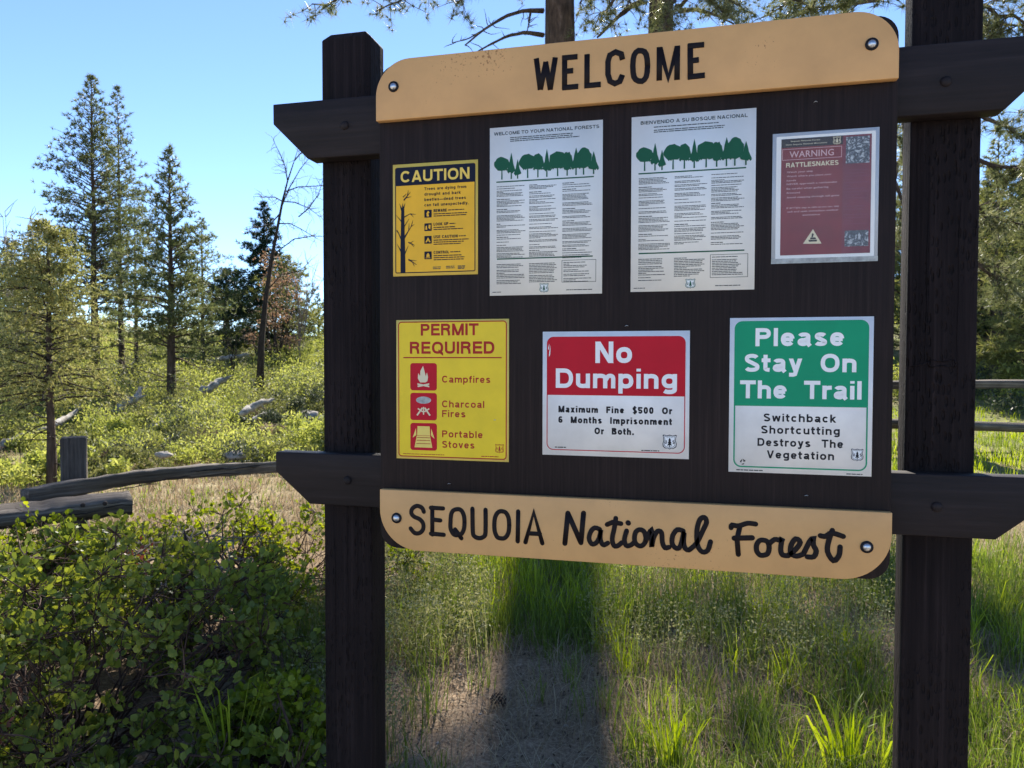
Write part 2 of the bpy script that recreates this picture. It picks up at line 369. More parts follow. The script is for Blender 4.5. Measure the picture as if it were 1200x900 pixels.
def rrect(x0, x1, z0, z1, rads, n=8):         # corner radii: bl, br, tr, tl
    pts = []
    for (cx, cz, r, a0) in ((x0, z0, rads[0], 180), (x1, z0, rads[1], 270), (x1, z1, rads[2], 0), (x0, z1, rads[3], 90)):
        if r <= 0: pts.append((cx, cz)); continue
        ox = cx + r * (1 if cx == x0 else -1); oz = cz + r * (1 if cz == z0 else -1)
        for k in range(n + 1):
            a = R(a0 + 90 * k / n); pts.append((ox + r * math.cos(a), oz + r * math.sin(a)))
    return pts
def slab(prof, y0, y1, name, mat, parent, label=None, bev=0):
    """a plate with outline prof (x, z), front face at y0"""
    b = MB(); n = len(prof); b.add([(x, y0, z) for x, z in prof] + [(x, y1, z) for x, z in prof], [list(range(n))])
    b.f.append(np.array([[2 * n - 1 - q for q in range(n)]])); b.f.append(np.array([(q, q + n, (q + 1) % n + n, (q + 1) % n) for q in range(n)]))
    o = b.part(name, mat, parent, label)
    if bev: bevel(o, bev, 2)
    return o
slab(rrect(.004, 1.185, ZB + .002, ZB + 1.208, (.045, .045, .045, .045)), 0.0, .028, 'board', 'stain', sign, bev=.002)
ban1 = slab(rrect(.004, 1.181, mmz(1066), mmz(1212), (0, 0, .088, .088), 14), -.020, -.001, 'banner', 'tan', sign, 'tan upper banner with one routed word', .0015)
ban2 = slab(rrect(.011, 1.183, mmz(4), mmz(153), (.10, .10, 0, 0), 14), -.020, -.001, 'banner', 'tan', sign, 'tan lower banner with the name of the forest', .0015)
for bn, x, z in ((ban1, .051, 1146), (ban1, 1.128, 1141), (ban2, .056, 83), (ban2, 1.134, 77)):
    b = MB(); b.tube([(x, -.0198, mmz(z)), (x, -.0222, mmz(z))], [.0135, .0130], 20); wsh = b.part('washer', 'black', bn)
    b = MB(); dome(b, x, -.0222, mmz(z), .0085, .005); b.part('bolt_head', 'steel', bn, smooth=True)

def stroke(mb, pts, wd, dp, y, ends='square'):
    """a rounded ridge along pts (x mm, z mm of the board)"""
    pts = np.array([(a / 1000.0, mmz(c)) for a, c in pts]); n = len(pts)
    if ends == 'smooth' and n > 3:
        t = np.arange(n); tt = np.linspace(0, n - 1, (n - 1) * 3 + 1)
        def cr(v):                            # catmull-rom
            o = []
            for q in tt:
                k = min(int(q), n - 2); u = q - k
                p0, p1, p2, p3 = v[max(k - 1, 0)], v[k], v[k + 1], v[min(k + 2, n - 1)]
                o.append(.5 * (2 * p1 + (p2 - p0) * u + (2 * p0 - 5 * p1 + 4 * p2 - p3) * u * u + (3 * p1 - p0 - 3 * p2 + p3) * u ** 3))
            return o
        pts = np.stack([cr(pts[:, 0]), cr(pts[:, 1])], -1); n = len(pts)
    t = np.gradient(pts, axis=0); t /= np.linalg.norm(t, axis=1)[:, None] + 1e-9
    nn = np.stack([-t[:, 1], t[:, 0]], -1)
    for q in range(1, n - 1):                # mitre
        a = pts[q] - pts[q - 1]; c = pts[q + 1] - pts[q]; a /= np.linalg.norm(a) + 1e-9; c /= np.linalg.norm(c) + 1e-9
        co = max(.55, abs(np.dot(nn[q], np.array([-a[1], a[0]])))); nn[q] = nn[q] / co
    sec = [(-1, 0), (-.96, .7), (-.8, 1), (.8, 1), (.96, .7), (1, 0)]; k = len(sec)
    v = [(pts[q][0] + nn[q][0] * wd / 2 * a, y - dp * h, pts[q][1] + nn[q][1] * wd / 2 * a) for q in range(n) for a, h in sec]
    f = [(q * k + c, q * k + c + 1, (q + 1) * k + c + 1, (q + 1) * k + c) for q in range(n - 1) for c in range(k - 1)]
    base = mb.n; mb.add(v, f); mb.f.append(np.array([list(range(k))[::-1]]) + base); mb.f.append(np.array([list(range(k))]) + base + (n - 1) * k)
    if ends != 'square':
        for q in (0, n - 1): dome(mb, pts[q][0], y, pts[q][1], wd / 2, dp * 1.02, 12, 3)
WELCOME_STROKES = [[[[408,1180],[418,1107]],[[418,1107],[431,1170]],[[430,1170],[442,1105]],[[441,1105],[453,1178]]],[[[475,1179],[475,1103]],[[469,1175],[505,1175]],[[475,1144],[495,1144]],[[470,1107],[507,1107]]],[[[527,1178],[527,1102]],[[521,1107],[559,1107]]],[[[608,1158],[605,1171],[592,1177],[579,1171],[575,1157],[575,1129],[580,1112],[591,1106],[602,1110],[608,1124]]],[[[664,1139],[663,1124],[661,1115],[657,1109],[652,1106],[644,1107],[638,1111],[634,1117],[632,1127],[631,1142],[632,1157],[634,1166],[638,1172],[643,1175],[651,1174],[657,1171],[661,1164],[663,1154],[664,1139]]],[[[690,1104],[690,1178]],[[691,1176],[710,1108],[729,1175]],[[729,1177],[729,1102]]],[[[757,1178],[758,1103]],[[752,1174],[787,1174]],[[758,1141],[776,1142]],[[752,1106],[789,1107]]]]
SEQUOIA_STROKES = [[[[128,102],[123,112],[110,116],[98,109],[95,98],[102,89],[117,83],[126,73],[126,59],[117,49],[104,48],[93,59]]],[[[150,114],[150,47]],[[146,113],[178,113]],[[150,84],[171,83]],[[146,49],[180,48]]],[[[233,82],[232,68],[229,59],[225,53],[219,50],[210,49],[204,52],[200,58],[197,67],[197,80],[198,94],[200,103],[204,109],[210,112],[219,113],[225,110],[229,104],[232,95],[233,82]],[[209,63],[225,42]]],[[[253,116],[254,61],[258,49],[270,45],[281,49],[286,61],[286,115]]],[[[345,81],[344,67],[341,58],[337,52],[331,48],[322,48],[316,50],[312,56],[309,65],[308,79],[309,94],[312,103],[316,109],[322,113],[331,113],[337,110],[341,104],[344,95],[345,81]]],[[[367,115],[366,43]]],[[[385,42],[405,115],[426,42]],[[393,64],[420,64]]]]
NATIONAL_STROKES = [[[[480,45],[487,117]],[[487,117],[518,49]],[[518,49],[524,119]]],[[[562,83],[551,86],[542,78],[537,61],[543,48],[553,50],[561,63],[565,83],[563,66],[566,52],[572,47],[581,52]]],[[[599,111],[596,89],[591,63],[595,47],[604,47],[613,55]],[[579,95],[591,101],[611,99]]],[[[624,83],[619,63],[623,49],[633,50],[641,57]],[[627,102],[628,101]]],[[[668,69],[667,61],[663,54],[658,50],[652,50],[647,53],[643,59],[642,68],[643,76],[646,83],[652,87],[658,87],[663,84],[666,78],[668,69]]],[[[667,60],[676,82],[681,85],[681,49],[685,70],[694,86],[703,83],[705,61],[711,49],[720,51]]],[[[751,90],[738,92],[728,78],[727,59],[737,49],[746,57],[753,89],[752,65],[756,50],[764,47]]],[[[764,47],[780,63],[795,95],[802,113],[797,123],[787,117],[781,91],[783,59],[793,45],[805,49],[811,69]]],[[[874,108],[868,78],[871,44]],[[855,103],[857,109],[871,108],[890,115],[907,114]],[[862,80],[900,83]]],[[[936,63],[935,55],[932,49],[926,46],[919,45],[914,48],[910,54],[909,62],[910,69],[914,76],[919,79],[926,79],[931,77],[935,71],[936,63]]],[[[935,71],[947,82],[958,81],[962,84],[960,61],[964,49],[976,48]]],[[[976,49],[991,63],[1000,79],[991,86],[982,73],[981,54],[993,48],[1007,54]]],[[[1007,54],[1019,81],[1026,89],[1027,75],[1033,62],[1028,49],[1015,48]]],[[[1065,109],[1058,86],[1056,62],[1068,43],[1079,55],[1081,74]],[[1041,96],[1051,95],[1064,103],[1087,97]]]]

for bn, L, wd, ends in ((ban1, WELCOME_STROKES, .0124, 'square'), (ban2, SEQUOIA_STROKES, .0107, 'round'), (ban2, NATIONAL_STROKES, .0112, 'smooth')):
    for li, strokes in enumerate(L):
        b = MB()
        for si, s_ in enumerate(strokes):
            e = ends
            if ends == 'round' and len(s_) > 3: e = 'smooth'
            stroke(b, s_, wd * (1.08 if len(s_) == 2 and ends == 'smooth' else 1), .0016 + .00007 * si + .00011 * (li % 4), -.0200, e)
        b.part('letter', 'letter', bn)
# nail heads and staples left in the board
for x, z in ((1.018, 1035), (.615, 555), (.183, 170), (1.01, 178), (.30, 330)):
    b = MB(); b.tube([(x, -.0004, mmz(z)), (x + .004, -.003, mmz(z) + .002), (x + .008, -.0004, mmz(z) + .001)], .0009, 5); b.part('staple', 'steel', sign)

# ------------------------------------------------------------------ a plain grotesque alphabet drawn as ribbons
def AR(cx, cy, rx, ry, a0, a1, n=12):
    return [(cx + rx * math.copysign(abs(math.cos(R(a))) ** .86, math.cos(R(a))), cy + ry * math.copysign(abs(math.sin(R(a))) ** .86, math.sin(R(a)))) for a in np.linspace(a0, a1, n)]
def glyph(c, h):
    """ink width and centre lines of one character; cap height 1, h = half the stroke width"""
    X = .74; q = 1 - h; xq = X - h
    def bowl(w, y0=0.0, y1=X, full=True): return AR(w / 2, (y0 + y1) / 2, w / 2 - h, (y1 - y0) / 2 - h, 0, 360, 22)
    g = {
    'A': (.74, [[(h * 1.0, 0), (.37, 1)], [(.74 - h, 0), (.37, 1)], [(.17, .27), (.57, .27)]]),
    'B': (.68, [[(h, 0), (h, 1)], [(h, q), (.40, q)] + AR(.40, .76, .24 - h, .24 - h, 90, -90, 8) + [(h, .52)], [(.40, .52)] + AR(.42, .26 + h / 4, .26 - h, .26 - h * .8, 90, -90, 8) + [(h, h)]]),
    'C': (.72, [AR(.37, .5, .37 - h, .5 - h, 38, 322, 20)]),
    'D': (.71, [[(h, 0), (h, 1)], [(h, q), (.34, q)] + AR(.34, .5, .37 - h, .5 - h, 90, -90, 14) + [(h, h)]]),
    'E': (.62, [[(h, 0), (h, 1)], [(h, q), (.60, q)], [(h, .52), (.57, .52)], [(h, h), (.62, h)]]),
    'F': (.58, [[(h, 0), (h, 1)], [(h, q), (.58, q)], [(h, .50), (.52, .50)]]),
    'G': (.74, [AR(.37, .5, .37 - h, .5 - h, 38, 330, 20) + [(.74 - h, .45)], [(.42, .45), (.74, .45)], [(.74 - h * .7, .42), (.74 - h * .7, 0)]]),
    'H': (.69, [[(h, 0), (h, 1)], [(.69 - h, 0), (.69 - h, 1)], [(h, .52), (.69 - h, .52)]]),
    'I': (2 * h, [[(h, 0), (h, 1)]]),
    'J': (.54, [[(.54 - h, 1), (.54 - h, .27)] + AR(.27, .27, .27 - h, .27 - h, 0, -180, 10)]),
    'K': (.70, [[(h, 0), (h, 1)], [(.66 - h, 1), (h, .36)], [(.27, .52), (.70 - h, 0)]]),
    'L': (.56, [[(h, 0), (h, 1)], [(h, h), (.56, h)]]),
    'M': (.83, [[(h, 0), (h, 1)], [(.83 - h, 0), (.83 - h, 1)], [(h, 1), (.415, 0)], [(.83 - h, 1), (.415, 0)]]),
    'N': (.69, [[(h, 0), (h, 1)], [(.69 - h, 0), (.69 - h, 1)], [(h, 1), (.69 - h, 0)]]),
    'O': (.77, [AR(.385, .5, .385 - h, .5 - h, 0, 360, 26)]),
    'P': (.65, [[(h, 0), (h, 1)], [(h, q), (.36, q)] + AR(.36, .70, .29 - h, .30 - h, 90, -90, 10) + [(h, .40 + h)]]),
    'Q': (.77, [AR(.385, .5, .385 - h, .5 - h, 0, 360, 26), [(.44, .24), (.74, -.04)]]),
    'R': (.69, [[(h, 0), (h, 1)], [(h, q), (.38, q)] + AR(.38, .72, .28 - h, .28 - h, 90, -90, 10) + [(h, .44 + h)], AR(.36, .22, .29 - h, .26, 80, 10, 6) + [(.67 - h, 0)]]),
    'S': (.66, [AR(.33, .73, .31 - h, .27 - h, 20, 90, 6) + AR(.33, .73, .31 - h, .27 - h, 100, 225, 9) + [(.33, .505)] + AR(.33, .27, .33 - h, .27 - h, 45, -90, 9) + AR(.33, .27, .33 - h, .27 - h, -100, -160, 6)]),
    'T': (.64, [[(0, q), (.64, q)], [(.32, 0), (.32, 1)]]),
    'U': (.69, [[(h, 1), (h, .33)] + AR(.345, .33, .345 - h, .33 - h, 180, 360, 14) + [(.69 - h, 1)]]),
    'V': (.70, [[(h, 1), (.35, 0)], [(.70 - h, 1), (.35, 0)]]),
    'W': (1.0, [[(h, 1), (.26, 0)], [(.26, 0), (.5, 1)], [(.5, 1), (.74, 0)], [(.74, 0), (1.0 - h, 1)]]),
    'Y': (.70, [[(h, 1), (.35, .42)], [(.70 - h, 1), (.35, .42)], [(.35, .5), (.35, 0)]]),
    'a': (.57, [AR(.27, X - .23, .26 - h, .23 - h, 165, 90, 6) + AR(.30, X - .23, .24 - h, .23 - h, 80, 0, 6) + [(.54 - h, .12), (.57 - h * .6, 0)], [(.54 - h, X * .56)] + AR(.25, .22, .25 - h, .22 - h, 80, 280, 12) + [(.54 - h, .20)]]),
    'b': (.60, [[(h, 0), (h, 1)], bowl(.60)]),
    'c': (.56, [AR(.29, X / 2, .29 - h, X / 2 - h, 40, 320, 16)]),
    'd': (.60, [[(.60 - h, 0), (.60 - h, 1)], bowl(.60)]),
    'e': (.58, [[(h * 1.2, X * .5), (.58 - h * .8, X * .5)], AR(.29, X / 2, .29 - h, X / 2 - h, 4, 325, 18)]),
    'f': (.35, [[(.13 + h * .2, 0), (.13 + h * .2, .78)] + AR(.33 + h * .2, .78, .20, .22 - h, 180, 95, 6), [(0, X - h * .9), (.34, X - h * .9)]]),
    'g': (.60, [[(.60 - h, X), (.60 - h, -.02)] + AR(.30, -.02, .30 - h, .24 - h, 0, -150, 10), bowl(.60, .03)]),
    'h': (.58, [[(h, 0), (h, 1)], [(h, X * .55)] + AR(.29, X - .27, .29 - h, .27 - h, 165, 0, 10) + [(.58 - h, 0)]]),
    'i': (2 * h, [[(h, 0), (h, X)], [(h, .86), (h, 1)]]),
    'k': (.56, [[(h, 0), (h, 1)], [(.54 - h, X), (h, .24)], [(.22, .40), (.56 - h, 0)]]),
    'l': (2 * h, [[(h, 0), (h, 1)]]),
    'm': (.88, [[(h, 0), (h, X)], [(h, X * .55)] + AR(.24 + h / 2, X - .25, .24 - h / 2, .25 - h, 165, 0, 9) + [(.48, 0)][:1], [(.44 + h * .3, X * .5)] + AR(.66, X - .25, .22 - h * .0 - h, .25 - h, 165, 0, 9) + [(.88 - h, 0)]]),
    'n': (.58, [[(h, 0), (h, X)], [(h, X * .55)] + AR(.29, X - .27, .29 - h, .27 - h, 165, 0, 10) + [(.58 - h, 0)]]),
    'o': (.61, [bowl(.61)]),
    'p': (.60, [[(h, -.26), (h, X)], bowl(.60)]),
    'q': (.60, [[(.60 - h, -.26), (.60 - h, X)], bowl(.60)]),
    'r': (.39, [[(h, 0), (h, X)], [(h, X * .5)] + AR(.36, X - .26, .36 - h, .26 - h, 165, 90, 7) + [(.39, X - h)]]),
    's': (.54, [AR(.27, X - .21, .26 - h, .21 - h, 18, 90, 5) + AR(.27, X - .21, .25 - h, .21 - h, 100, 225, 8) + [(.27, X * .51)] + AR(.27, .21, .27 - h, .21 - h, 45, -90, 8) + AR(.27, .21, .27 - h, .21 - h, -100, -162, 5)]),
    't': (.36, [[(.13 + h * .2, .95), (.13 + h * .2, .20)] + AR(.32 + h * .2, .20, .19, .20 - h, 180, 265, 6), [(0, X - h * .9), (.35, X - h * .9)]]),
    'u': (.58, [[(.58 - h, X), (.58 - h, 0)], [(h, X), (h, .27)] + AR(.29, .27, .29 - h, .27 - h, 180, 345, 10) + [(.58 - h, X * .45)]]),
    'v': (.56, [[(h, X), (.28, 0)], [(.56 - h, X), (.28, 0)]]),
    'w': (.82, [[(h, X), (.22, 0)], [(.22, 0), (.41, X)], [(.41, X), (.60, 0)], [(.60, 0), (.82 - h, X)]]),
    'x': (.56, [[(h, X), (.56 - h, 0)], [(.56 - h, X), (h, 0)]]),
    'y': (.57, [[(h, X), (.30, .02)], [(.57 - h, X), (.27, -.12)] + [(.20, -.26 + h), (.04, -.26 + h)]]),
    '0': (.58, [AR(.29, .5, .29 - h, .5 - h, 0, 360, 22)]),
    '5': (.58, [[(.55, q), (.12, q), (.09, .52)], [(.07, .50)] + AR(.28, .32, .30 - h, .32 - h, 130, -90, 12) + AR(.28, .32, .28 - h, .32 - h, -100, -160, 5)]),
    '6': (.58, [AR(.29, .32, .29 - h, .32 - h, 0, 360, 20), [(h, .30)] + AR(.31, .55, .31 - h, .45 - h, 180, 45, 10)]),
    '.': (2 * h, [[(h, 0), (h, 2 * h)]]),
    '\u2014': (.95, [[(0, .33), (.95, .33)]]),
    '$': (.60, None)}
    if c == '$':
        s_ = glyph('S', h)[1]; return .60, [[(x * .9, y) for x, y in s_[0]], [(.30, -.12), (.30, 1.12)]]
    return g[c]
def line_width(t, h, track, space):
    x = 0
    for c in t: x += space if c == ' ' else glyph(c, h)[0] + track
    return x - track
def ribbon(pts, h, sx):
    p = np.array(pts, float); keep = [0] + [k for k in range(1, len(p)) if np.linalg.norm(p[k] - p[k - 1]) > 1e-4]; p = p[keep]; n = len(p)
    sc = p * [sx, 1]; closed = np.linalg.norm(p[0] - p[-1]) < 1e-3
    d = np.diff(sc, axis=0); d /= np.linalg.norm(d, axis=1)[:, None]; out = []
    for k in range(n):
        a = d[k - 1] if k else (d[-1] if closed else d[0]); b = d[k] if k < n - 1 else (d[0] if closed else d[-1])
        t = a + b; L = np.linalg.norm(t); t = t / L if L > .1 else b
        nn = np.array([-t[1], t[0]]); co = max(.6, float(np.dot(nn, [-a[1], a[0]])))
        off = nn * h / co
        if not closed and k in (0, n - 1) and (n <= 4 or abs(t[0]) < .05 or abs(t[1]) < .05):          # ends cut level or upright
            off = np.array([-math.copysign(h / abs(t[1]), t[1]), 0]) if abs(t[1]) >= .68 else np.array([0, math.copysign(h / abs(t[0]), t[0])])
        out.append((sc[k] + off, sc[k] - off))
    return out
def stroke_text(P, t, x0, x1, z, cap, l, name, mat, wt, parent, split=False, track=.16, space=.42):
    """letters as flat ribbons; split makes every letter a piece of its own"""
    h = wt / 2; W = line_width(t, h, track, space); sx = (x1 - x0) / (W * cap); x = 0
    host = None; mb = MB()
    for c in t:
        if c == ' ': x += space; continue
        w_, S = glyph(c, h)
        for k, s_ in enumerate(S):
            pr = ribbon([(a + x, b) for a, b in s_], h * (1 if sx > .8 else .92), sx); y = P.y(l) - .000014 * k
            v = []
            for a, b in pr: v += [((x0 + a[0] * cap) / 1000, y, mmz(z + a[1] * cap)), ((x0 + b[0] * cap) / 1000, y, mmz(z + b[1] * cap))]
            mb.add(v, [(2 * q, 2 * q + 1, 2 * q + 3, 2 * q + 2) for q in range(len(pr) - 1)])
        x += w_ + track
        if split: mb.part('letter', mat, parent); mb = MB()
    if not split: mb.part(name, mat, parent)

# ------------------------------------------------------------------ posters and plates on the board
JOBS = []
class Poster:
    def __init__(s, name, label, cat, x0, x1, z0, z1, mat, thick=.0012, rot=0.0, sheet='sheet'):
        s.x0, s.x1, s.z0, s.z1 = x0, x1, z0, z1
        loc = (x0 / 1000, -.0006, mmz(z0))
        s.root = thing(name, label, cat, loc); s.yf = -.0006 - thick
        b = MB(); nx = 8; gx_ = np.linspace(x0, x1, nx + 1) / 1000; b.box(x0 / 1000, x1 / 1000, s.yf, -.0006, mmz(z0), mmz(z1))
        s.sheet = b.part(sheet, mat, s.root); s.rot = rot
        s.root.rotation_euler = (0, -rot, 0)
    def y(s, l): return s.yf - .00022 * l
    def shape(s, pts, l, name, mat, parent=None):
        b = MB(); b.poly([(x / 1000, s.y(l), mmz(z)) for x, z in pts]); return b.part(name, mat, parent or s.root)
    def shapes(s, polys, l, name, mat, parent=None, kind=None):
        b = MB()
        for k, pts in enumerate(polys): b.poly([(x / 1000, s.y(l) - .000012 * k, mmz(z)) for x, z in pts])
        return b.part(name, mat, parent or s.root, kind=kind)
    def rect(s, x0, x1, z0, z1, l, name, mat, parent=None, rad=0, kind=None):
        return s.shape(rrect(x0, x1, z0, z1, (rad,) * 4 if not isinstance(rad, tuple) else rad), l, name, mat, parent)
    def ring(s, x0, x1, z0, z1, wd, rad, l, name, mat, parent=None):
        o = rrect(x0, x1, z0, z1, (rad,) * 4); q = rrect(x0 + wd, x1 - wd, z0 + wd, z1 - wd, (max(rad - wd, .5),) * 4) if rad else rrect(x0 + wd, x1 - wd, z0 + wd, z1 - wd, (0,) * 4)
        n = len(o); b = MB()
        b.add([(x / 1000, s.y(l), mmz(z)) for x, z in o + q], [(k, (k + 1) % n, (k + 1) % n + n, k + n) for k in range(n)])
        return b.part(name, mat, parent or s.root)
    def text(s, t, x0, x1, z, cap, l, name, mat, off=0.0, parent=None):
        if off < .015: JOBS.append((s, t, x0, x1, z, cap, l, name, mat, off, parent or s.root)); return
        wt = min(.218, .15 + off * 1.4) if name == 'heading' else (.145 + (off * 2 if off < .05 else off * 2.0)); big = name == 'heading' and cap > 12
        host = parent or s.root
        if big:
            host = bpy.data.objects.new('heading', None); C.objects.link(host); host.parent = s.root; host['_o'] = s.root['_o']
        stroke_text(s, t, x0, x1, z, cap, l, name, mat, wt, host, big, .055 if name == 'heading' else .115, .30 if name == 'heading' else .46)
    def small(s, x0, x1, ztop, lines, step, h, l, mat, seed, fill=.85, name='small_print'):
        """rows of word-sized marks: print too small to read"""
        r = random.Random(seed); polys = []; z = ztop
        for k in range(lines):
            end = x1 - (x1 - x0) * (r.random() * .25 if r.random() > .25 else r.random() * .8)
            x = x0
            while x < end:
                wl = r.uniform(2.0, 8.5) * h / 1.2; xe = min(x + wl, end)
                if xe - x > .8: polys.append([(x, z - h), (xe, z - h), (xe, z), (x, z)])
                x = xe + h * .55
            z -= step if r.random() > .12 else step * 1.7
        b = MB(); b.quads(np.array([[(a / 1000, s.y(l), mmz(c)) for a, c in q] for q in polys]))
        return b.part(name, mat, s.root, kind='stuff')
def flush_text():
    tmp = []
    for J in JOBS:
        s, t, x0, x1, z, cap, l, name, mat, off, par = J
        cu = bpy.data.curves.new('text', 'FONT'); cu.body = t; cu.size = 1; cu.resolution_u = 3; cu.offset = off; cu.space_character = 1.05
        o = bpy.data.objects.new('tmp', cu); C.objects.link(o); tmp.append(o)
    cu = bpy.data.curves.new('text', 'FONT'); cu.body = 'H'; o = bpy.data.objects.new('tmp', cu); C.objects.link(o); tmp.append(o)
    bpy.context.view_layer.update(); dg = bpy.context.evaluated_depsgraph_get()
    me = bpy.data.meshes.new_from_object(tmp[-1].evaluated_get(dg)); capu = max(v.co.y for v in me.vertices)
    for J, o in zip(JOBS, tmp):
        s, t, x0, x1, z, cap, l, name, mat, off, par = J
        me = bpy.data.meshes.new_from_object(o.evaluated_get(dg))
        n = len(me.vertices); co = np.empty(n * 3, np.float32); me.vertices.foreach_get('co', co); co = co.reshape(-1, 3)
        a, b_ = co[:, 0].min(), co[:, 0].max(); sz = cap / (capu + 2 * off)
        nx_ = x0 + (co[:, 0] - a) / (b_ - a) * (x1 - x0); nz = z + (co[:, 1] + off) * sz
        org = par['_o']
        out = np.stack([nx_ / 1000 - org[0], np.full(n, s.y(l)) - org[1], nz / 1000 + ZB - org[2]], -1)
        me.vertices.foreach_set('co', out.astype(np.float32).ravel()); me.materials.clear(); me.materials.append(M[mat]); me.update()
        q = bpy.data.objects.new(name, me); C.objects.link(q); q.parent = par; q['_o'] = tuple(org)
    for o in tmp: bpy.data.objects.remove(o, do_unlink=True)
    JOBS.clear()
SH = [(-.5, .46), (-.42, .5), (-.2, .44), (0, .5), (.2, .44), (.42, .5), (.5, .46), (.45, .3), (.43, .1), (.5, -.12), (.47, -.32), (.3, -.44), (.1, -.43), (0, -.5), (-.1, -.43), (-.3, -.44), (-.47, -.32), (-.5, -.12), (-.43, .1), (-.45, .3)]
def shield(P, cx, cz, wd, ht, l, ink, ground):
    sc = lambda k, L: [(cx + x * wd * k, cz + z * ht * k) for x, z in L]
    o = P.shape(sc(1, SH), l, 'shield_emblem', ink); P.shape(sc(.88, SH), l + 1, 'field', ground, o); n = len(SH)
    b = MB(); A = sc(.78, SH); B_ = sc(.72, SH); b.add([(x / 1000, P.y(l + 2), mmz(z)) for x, z in A + B_], [(k, (k + 1) % n, (k + 1) % n + n, k + n) for k in range(n)]); b.part('inner_line', ink, o)
    tree = [(0, .32), (-.10, .1), (-.05, .1), (-.14, -.08), (-.07, -.07), (-.18, -.24), (-.03, -.2), (-.03, -.34), (.03, -.34), (.03, -.2), (.18, -.24), (.07, -.07), (.14, -.08), (.05, .1), (.10, .1)]
    P.shape(sc(1, tree), l + 2, 'tree_mark', ink, o)
    P.text('U', cx - wd * .34, cx - wd * .20, cz - ht * .12, ht * .24, l + 2, 'letter', ink, .03, o)
    P.text('S', cx + wd * .20, cx + wd * .34, cz - ht * .12, ht * .24, l + 2, 'letter', ink, .03, o)

# caution notice
P = Poster('caution_sign', 'amber notice with black heading band and drawing of a dead tree', 'sign', 41, 261, 685, 961, 'amberink', rot=0)
P.rect(47, 255, 692, 953, 1, 'inner_field', 'amber'); P.ring(47, 255, 692, 953, 2.4, 5, 2, 'border', 'navy')
hd = P.rect(48, 254, 908, 952, 3, 'heading_band', 'navy', rad=(0, 0, 5, 5)); P.text('CAUTION', 61, 241, 916, 28, 4, 'heading', 'amberink', .034)
for k, (t, x1) in enumerate((('Trees are dying from', 232), ('drought and bark', 218), ('beetles\u2014dead trees', 231), ('can fall unexpectedly.', 238))):
    P.text(t, 124, x1, 894 - k * 13.2, 7.2, 3, 'text_line', 'navy', .03)
def pic(P, x0, z0, s, l, mat, rad=1.5): return P.rect(x0, x0 + s, z0, z0 + s, l, 'pictogram', mat, rad=rad)
for k, (t, x1, zz, ln) in enumerate((('BEWARE', 182, 840, 3), ('LOOK UP', 186, 807, 3), ('USE CAUTION', 210, 776, 4), ('CONTROL', 188, 738, 4))):
    o = pic(P, 124, zz - 13, 19, 3, 'navy'); P.text(t, 148, x1, zz - .5, 7, 3, 'text_line', 'navy', .035)
    P.small(x1 + 3, 236, zz + 4, 1, 5, 2.2, 3, 'navy', k); P.small(148, 240, zz - 4, ln - 1, 5, 2.2, 3, 'navy', 50 + k)
    cx, cz = 133.5, zz - 3.5
    if k == 0: P.shapes([[(cx - 3, cz - 7), (cx + 3, cz - 7), (cx + 1, cz), (cx + 4, cz + 3), (cx, cz + 7), (cx - 4, cz + 1)]], 4, 'falling_limb', 'amber', o)
    if k == 1: P.shapes([[(cx - 7, cz - 6), (cx - 2, cz - 6), (cx - 3, cz + 4), (cx - 6, cz + 3)], [(cx + 1, cz - 2), (cx + 6, cz - 6), (cx + 7, cz + 5), (cx + 2, cz + 6)]], 4, 'looking_figure', 'amber', o)
    if k == 2: P.shapes([[(cx - 7, cz - 6), (cx - 3, cz - 6), (cx, cz - 1), (cx + 3, cz - 6), (cx + 7, cz - 6), (cx, cz + 6)]], 4, 'tent', 'amber', o)
    if k == 3: P.shapes([[(cx - 4, cz - 4), (cx + 4, cz - 4), (cx + 4, cz + 1), (cx, cz + 6), (cx - 4, cz + 1)], [(cx - 6, cz - 7), (cx + 6, cz - 7), (cx + 6, cz - 5.5), (cx - 6, cz - 5.5)]], 4, 'campfire', 'amber', o)
P.small(146, 168, 706, 2, 4, 2, 3, 'greyink', 90); P.small(180, 205, 707, 2, 4, 2, 3, 'greyink', 91); P.small(210, 232, 707, 3, 3, 2, 3, 'greyink', 92)
tr = P.shape([(61, 693), (74, 693), (73, 760), (72, 800), (71, 852), (74, 866), (69, 856), (67, 866), (65, 853), (58, 866), (63, 846), (62, 800), (61, 760)], 3, 'dead_tree_drawing', 'navy')
def twig(x0, z0, x1, z1, w0, w1):
    d = math.hypot(x1 - x0, z1 - z0); nx_, nz_ = -(z1 - z0) / d, (x1 - x0) / d
    return [(x0 + nx_ * w0, z0 + nz_ * w0), (x0 - nx_ * w0, z0 - nz_ * w0), (x1 - nx_ * w1, z1 - nz_ * w1), (x1 + nx_ * w1, z1 + nz_ * w1)]
TW = [(66, 770, 52, 800, 2, .4), (56, 792, 49, 800, 1.3, .3), (68, 775, 90, 808, 2.2, .5), (83, 798, 84, 815, 1.2, .3), (88, 806, 98, 812, 1, .3), (90, 808, 94, 822, 1, .3), (70, 830, 86, 838, 1.4, .6), (86, 838, 102, 836, 1.2, .3), (88, 838, 96, 829, 1, .3), (64, 820, 50, 836, 1.3, .3), (70, 806, 84, 826, 1.2, .3), (66, 740, 52, 765, 2, .3), (70, 735, 82, 760, 1.7, .3), (82, 768, 99, 760, 1.6, .4), (86, 766, 96, 771, 1, .3), (90, 764, 97, 756, 1, .3), (82, 726, 104, 712, 1.8, .4), (86, 724, 104, 722, 1, .3), (92, 720, 98, 708, 1, .3), (70, 872, 88, 892, 1.8, .3), (76, 878, 90, 880, 1.2, .3), (80, 883, 82, 897, 1.2, .3), (68, 880, 77, 888, 1.2, .3)]
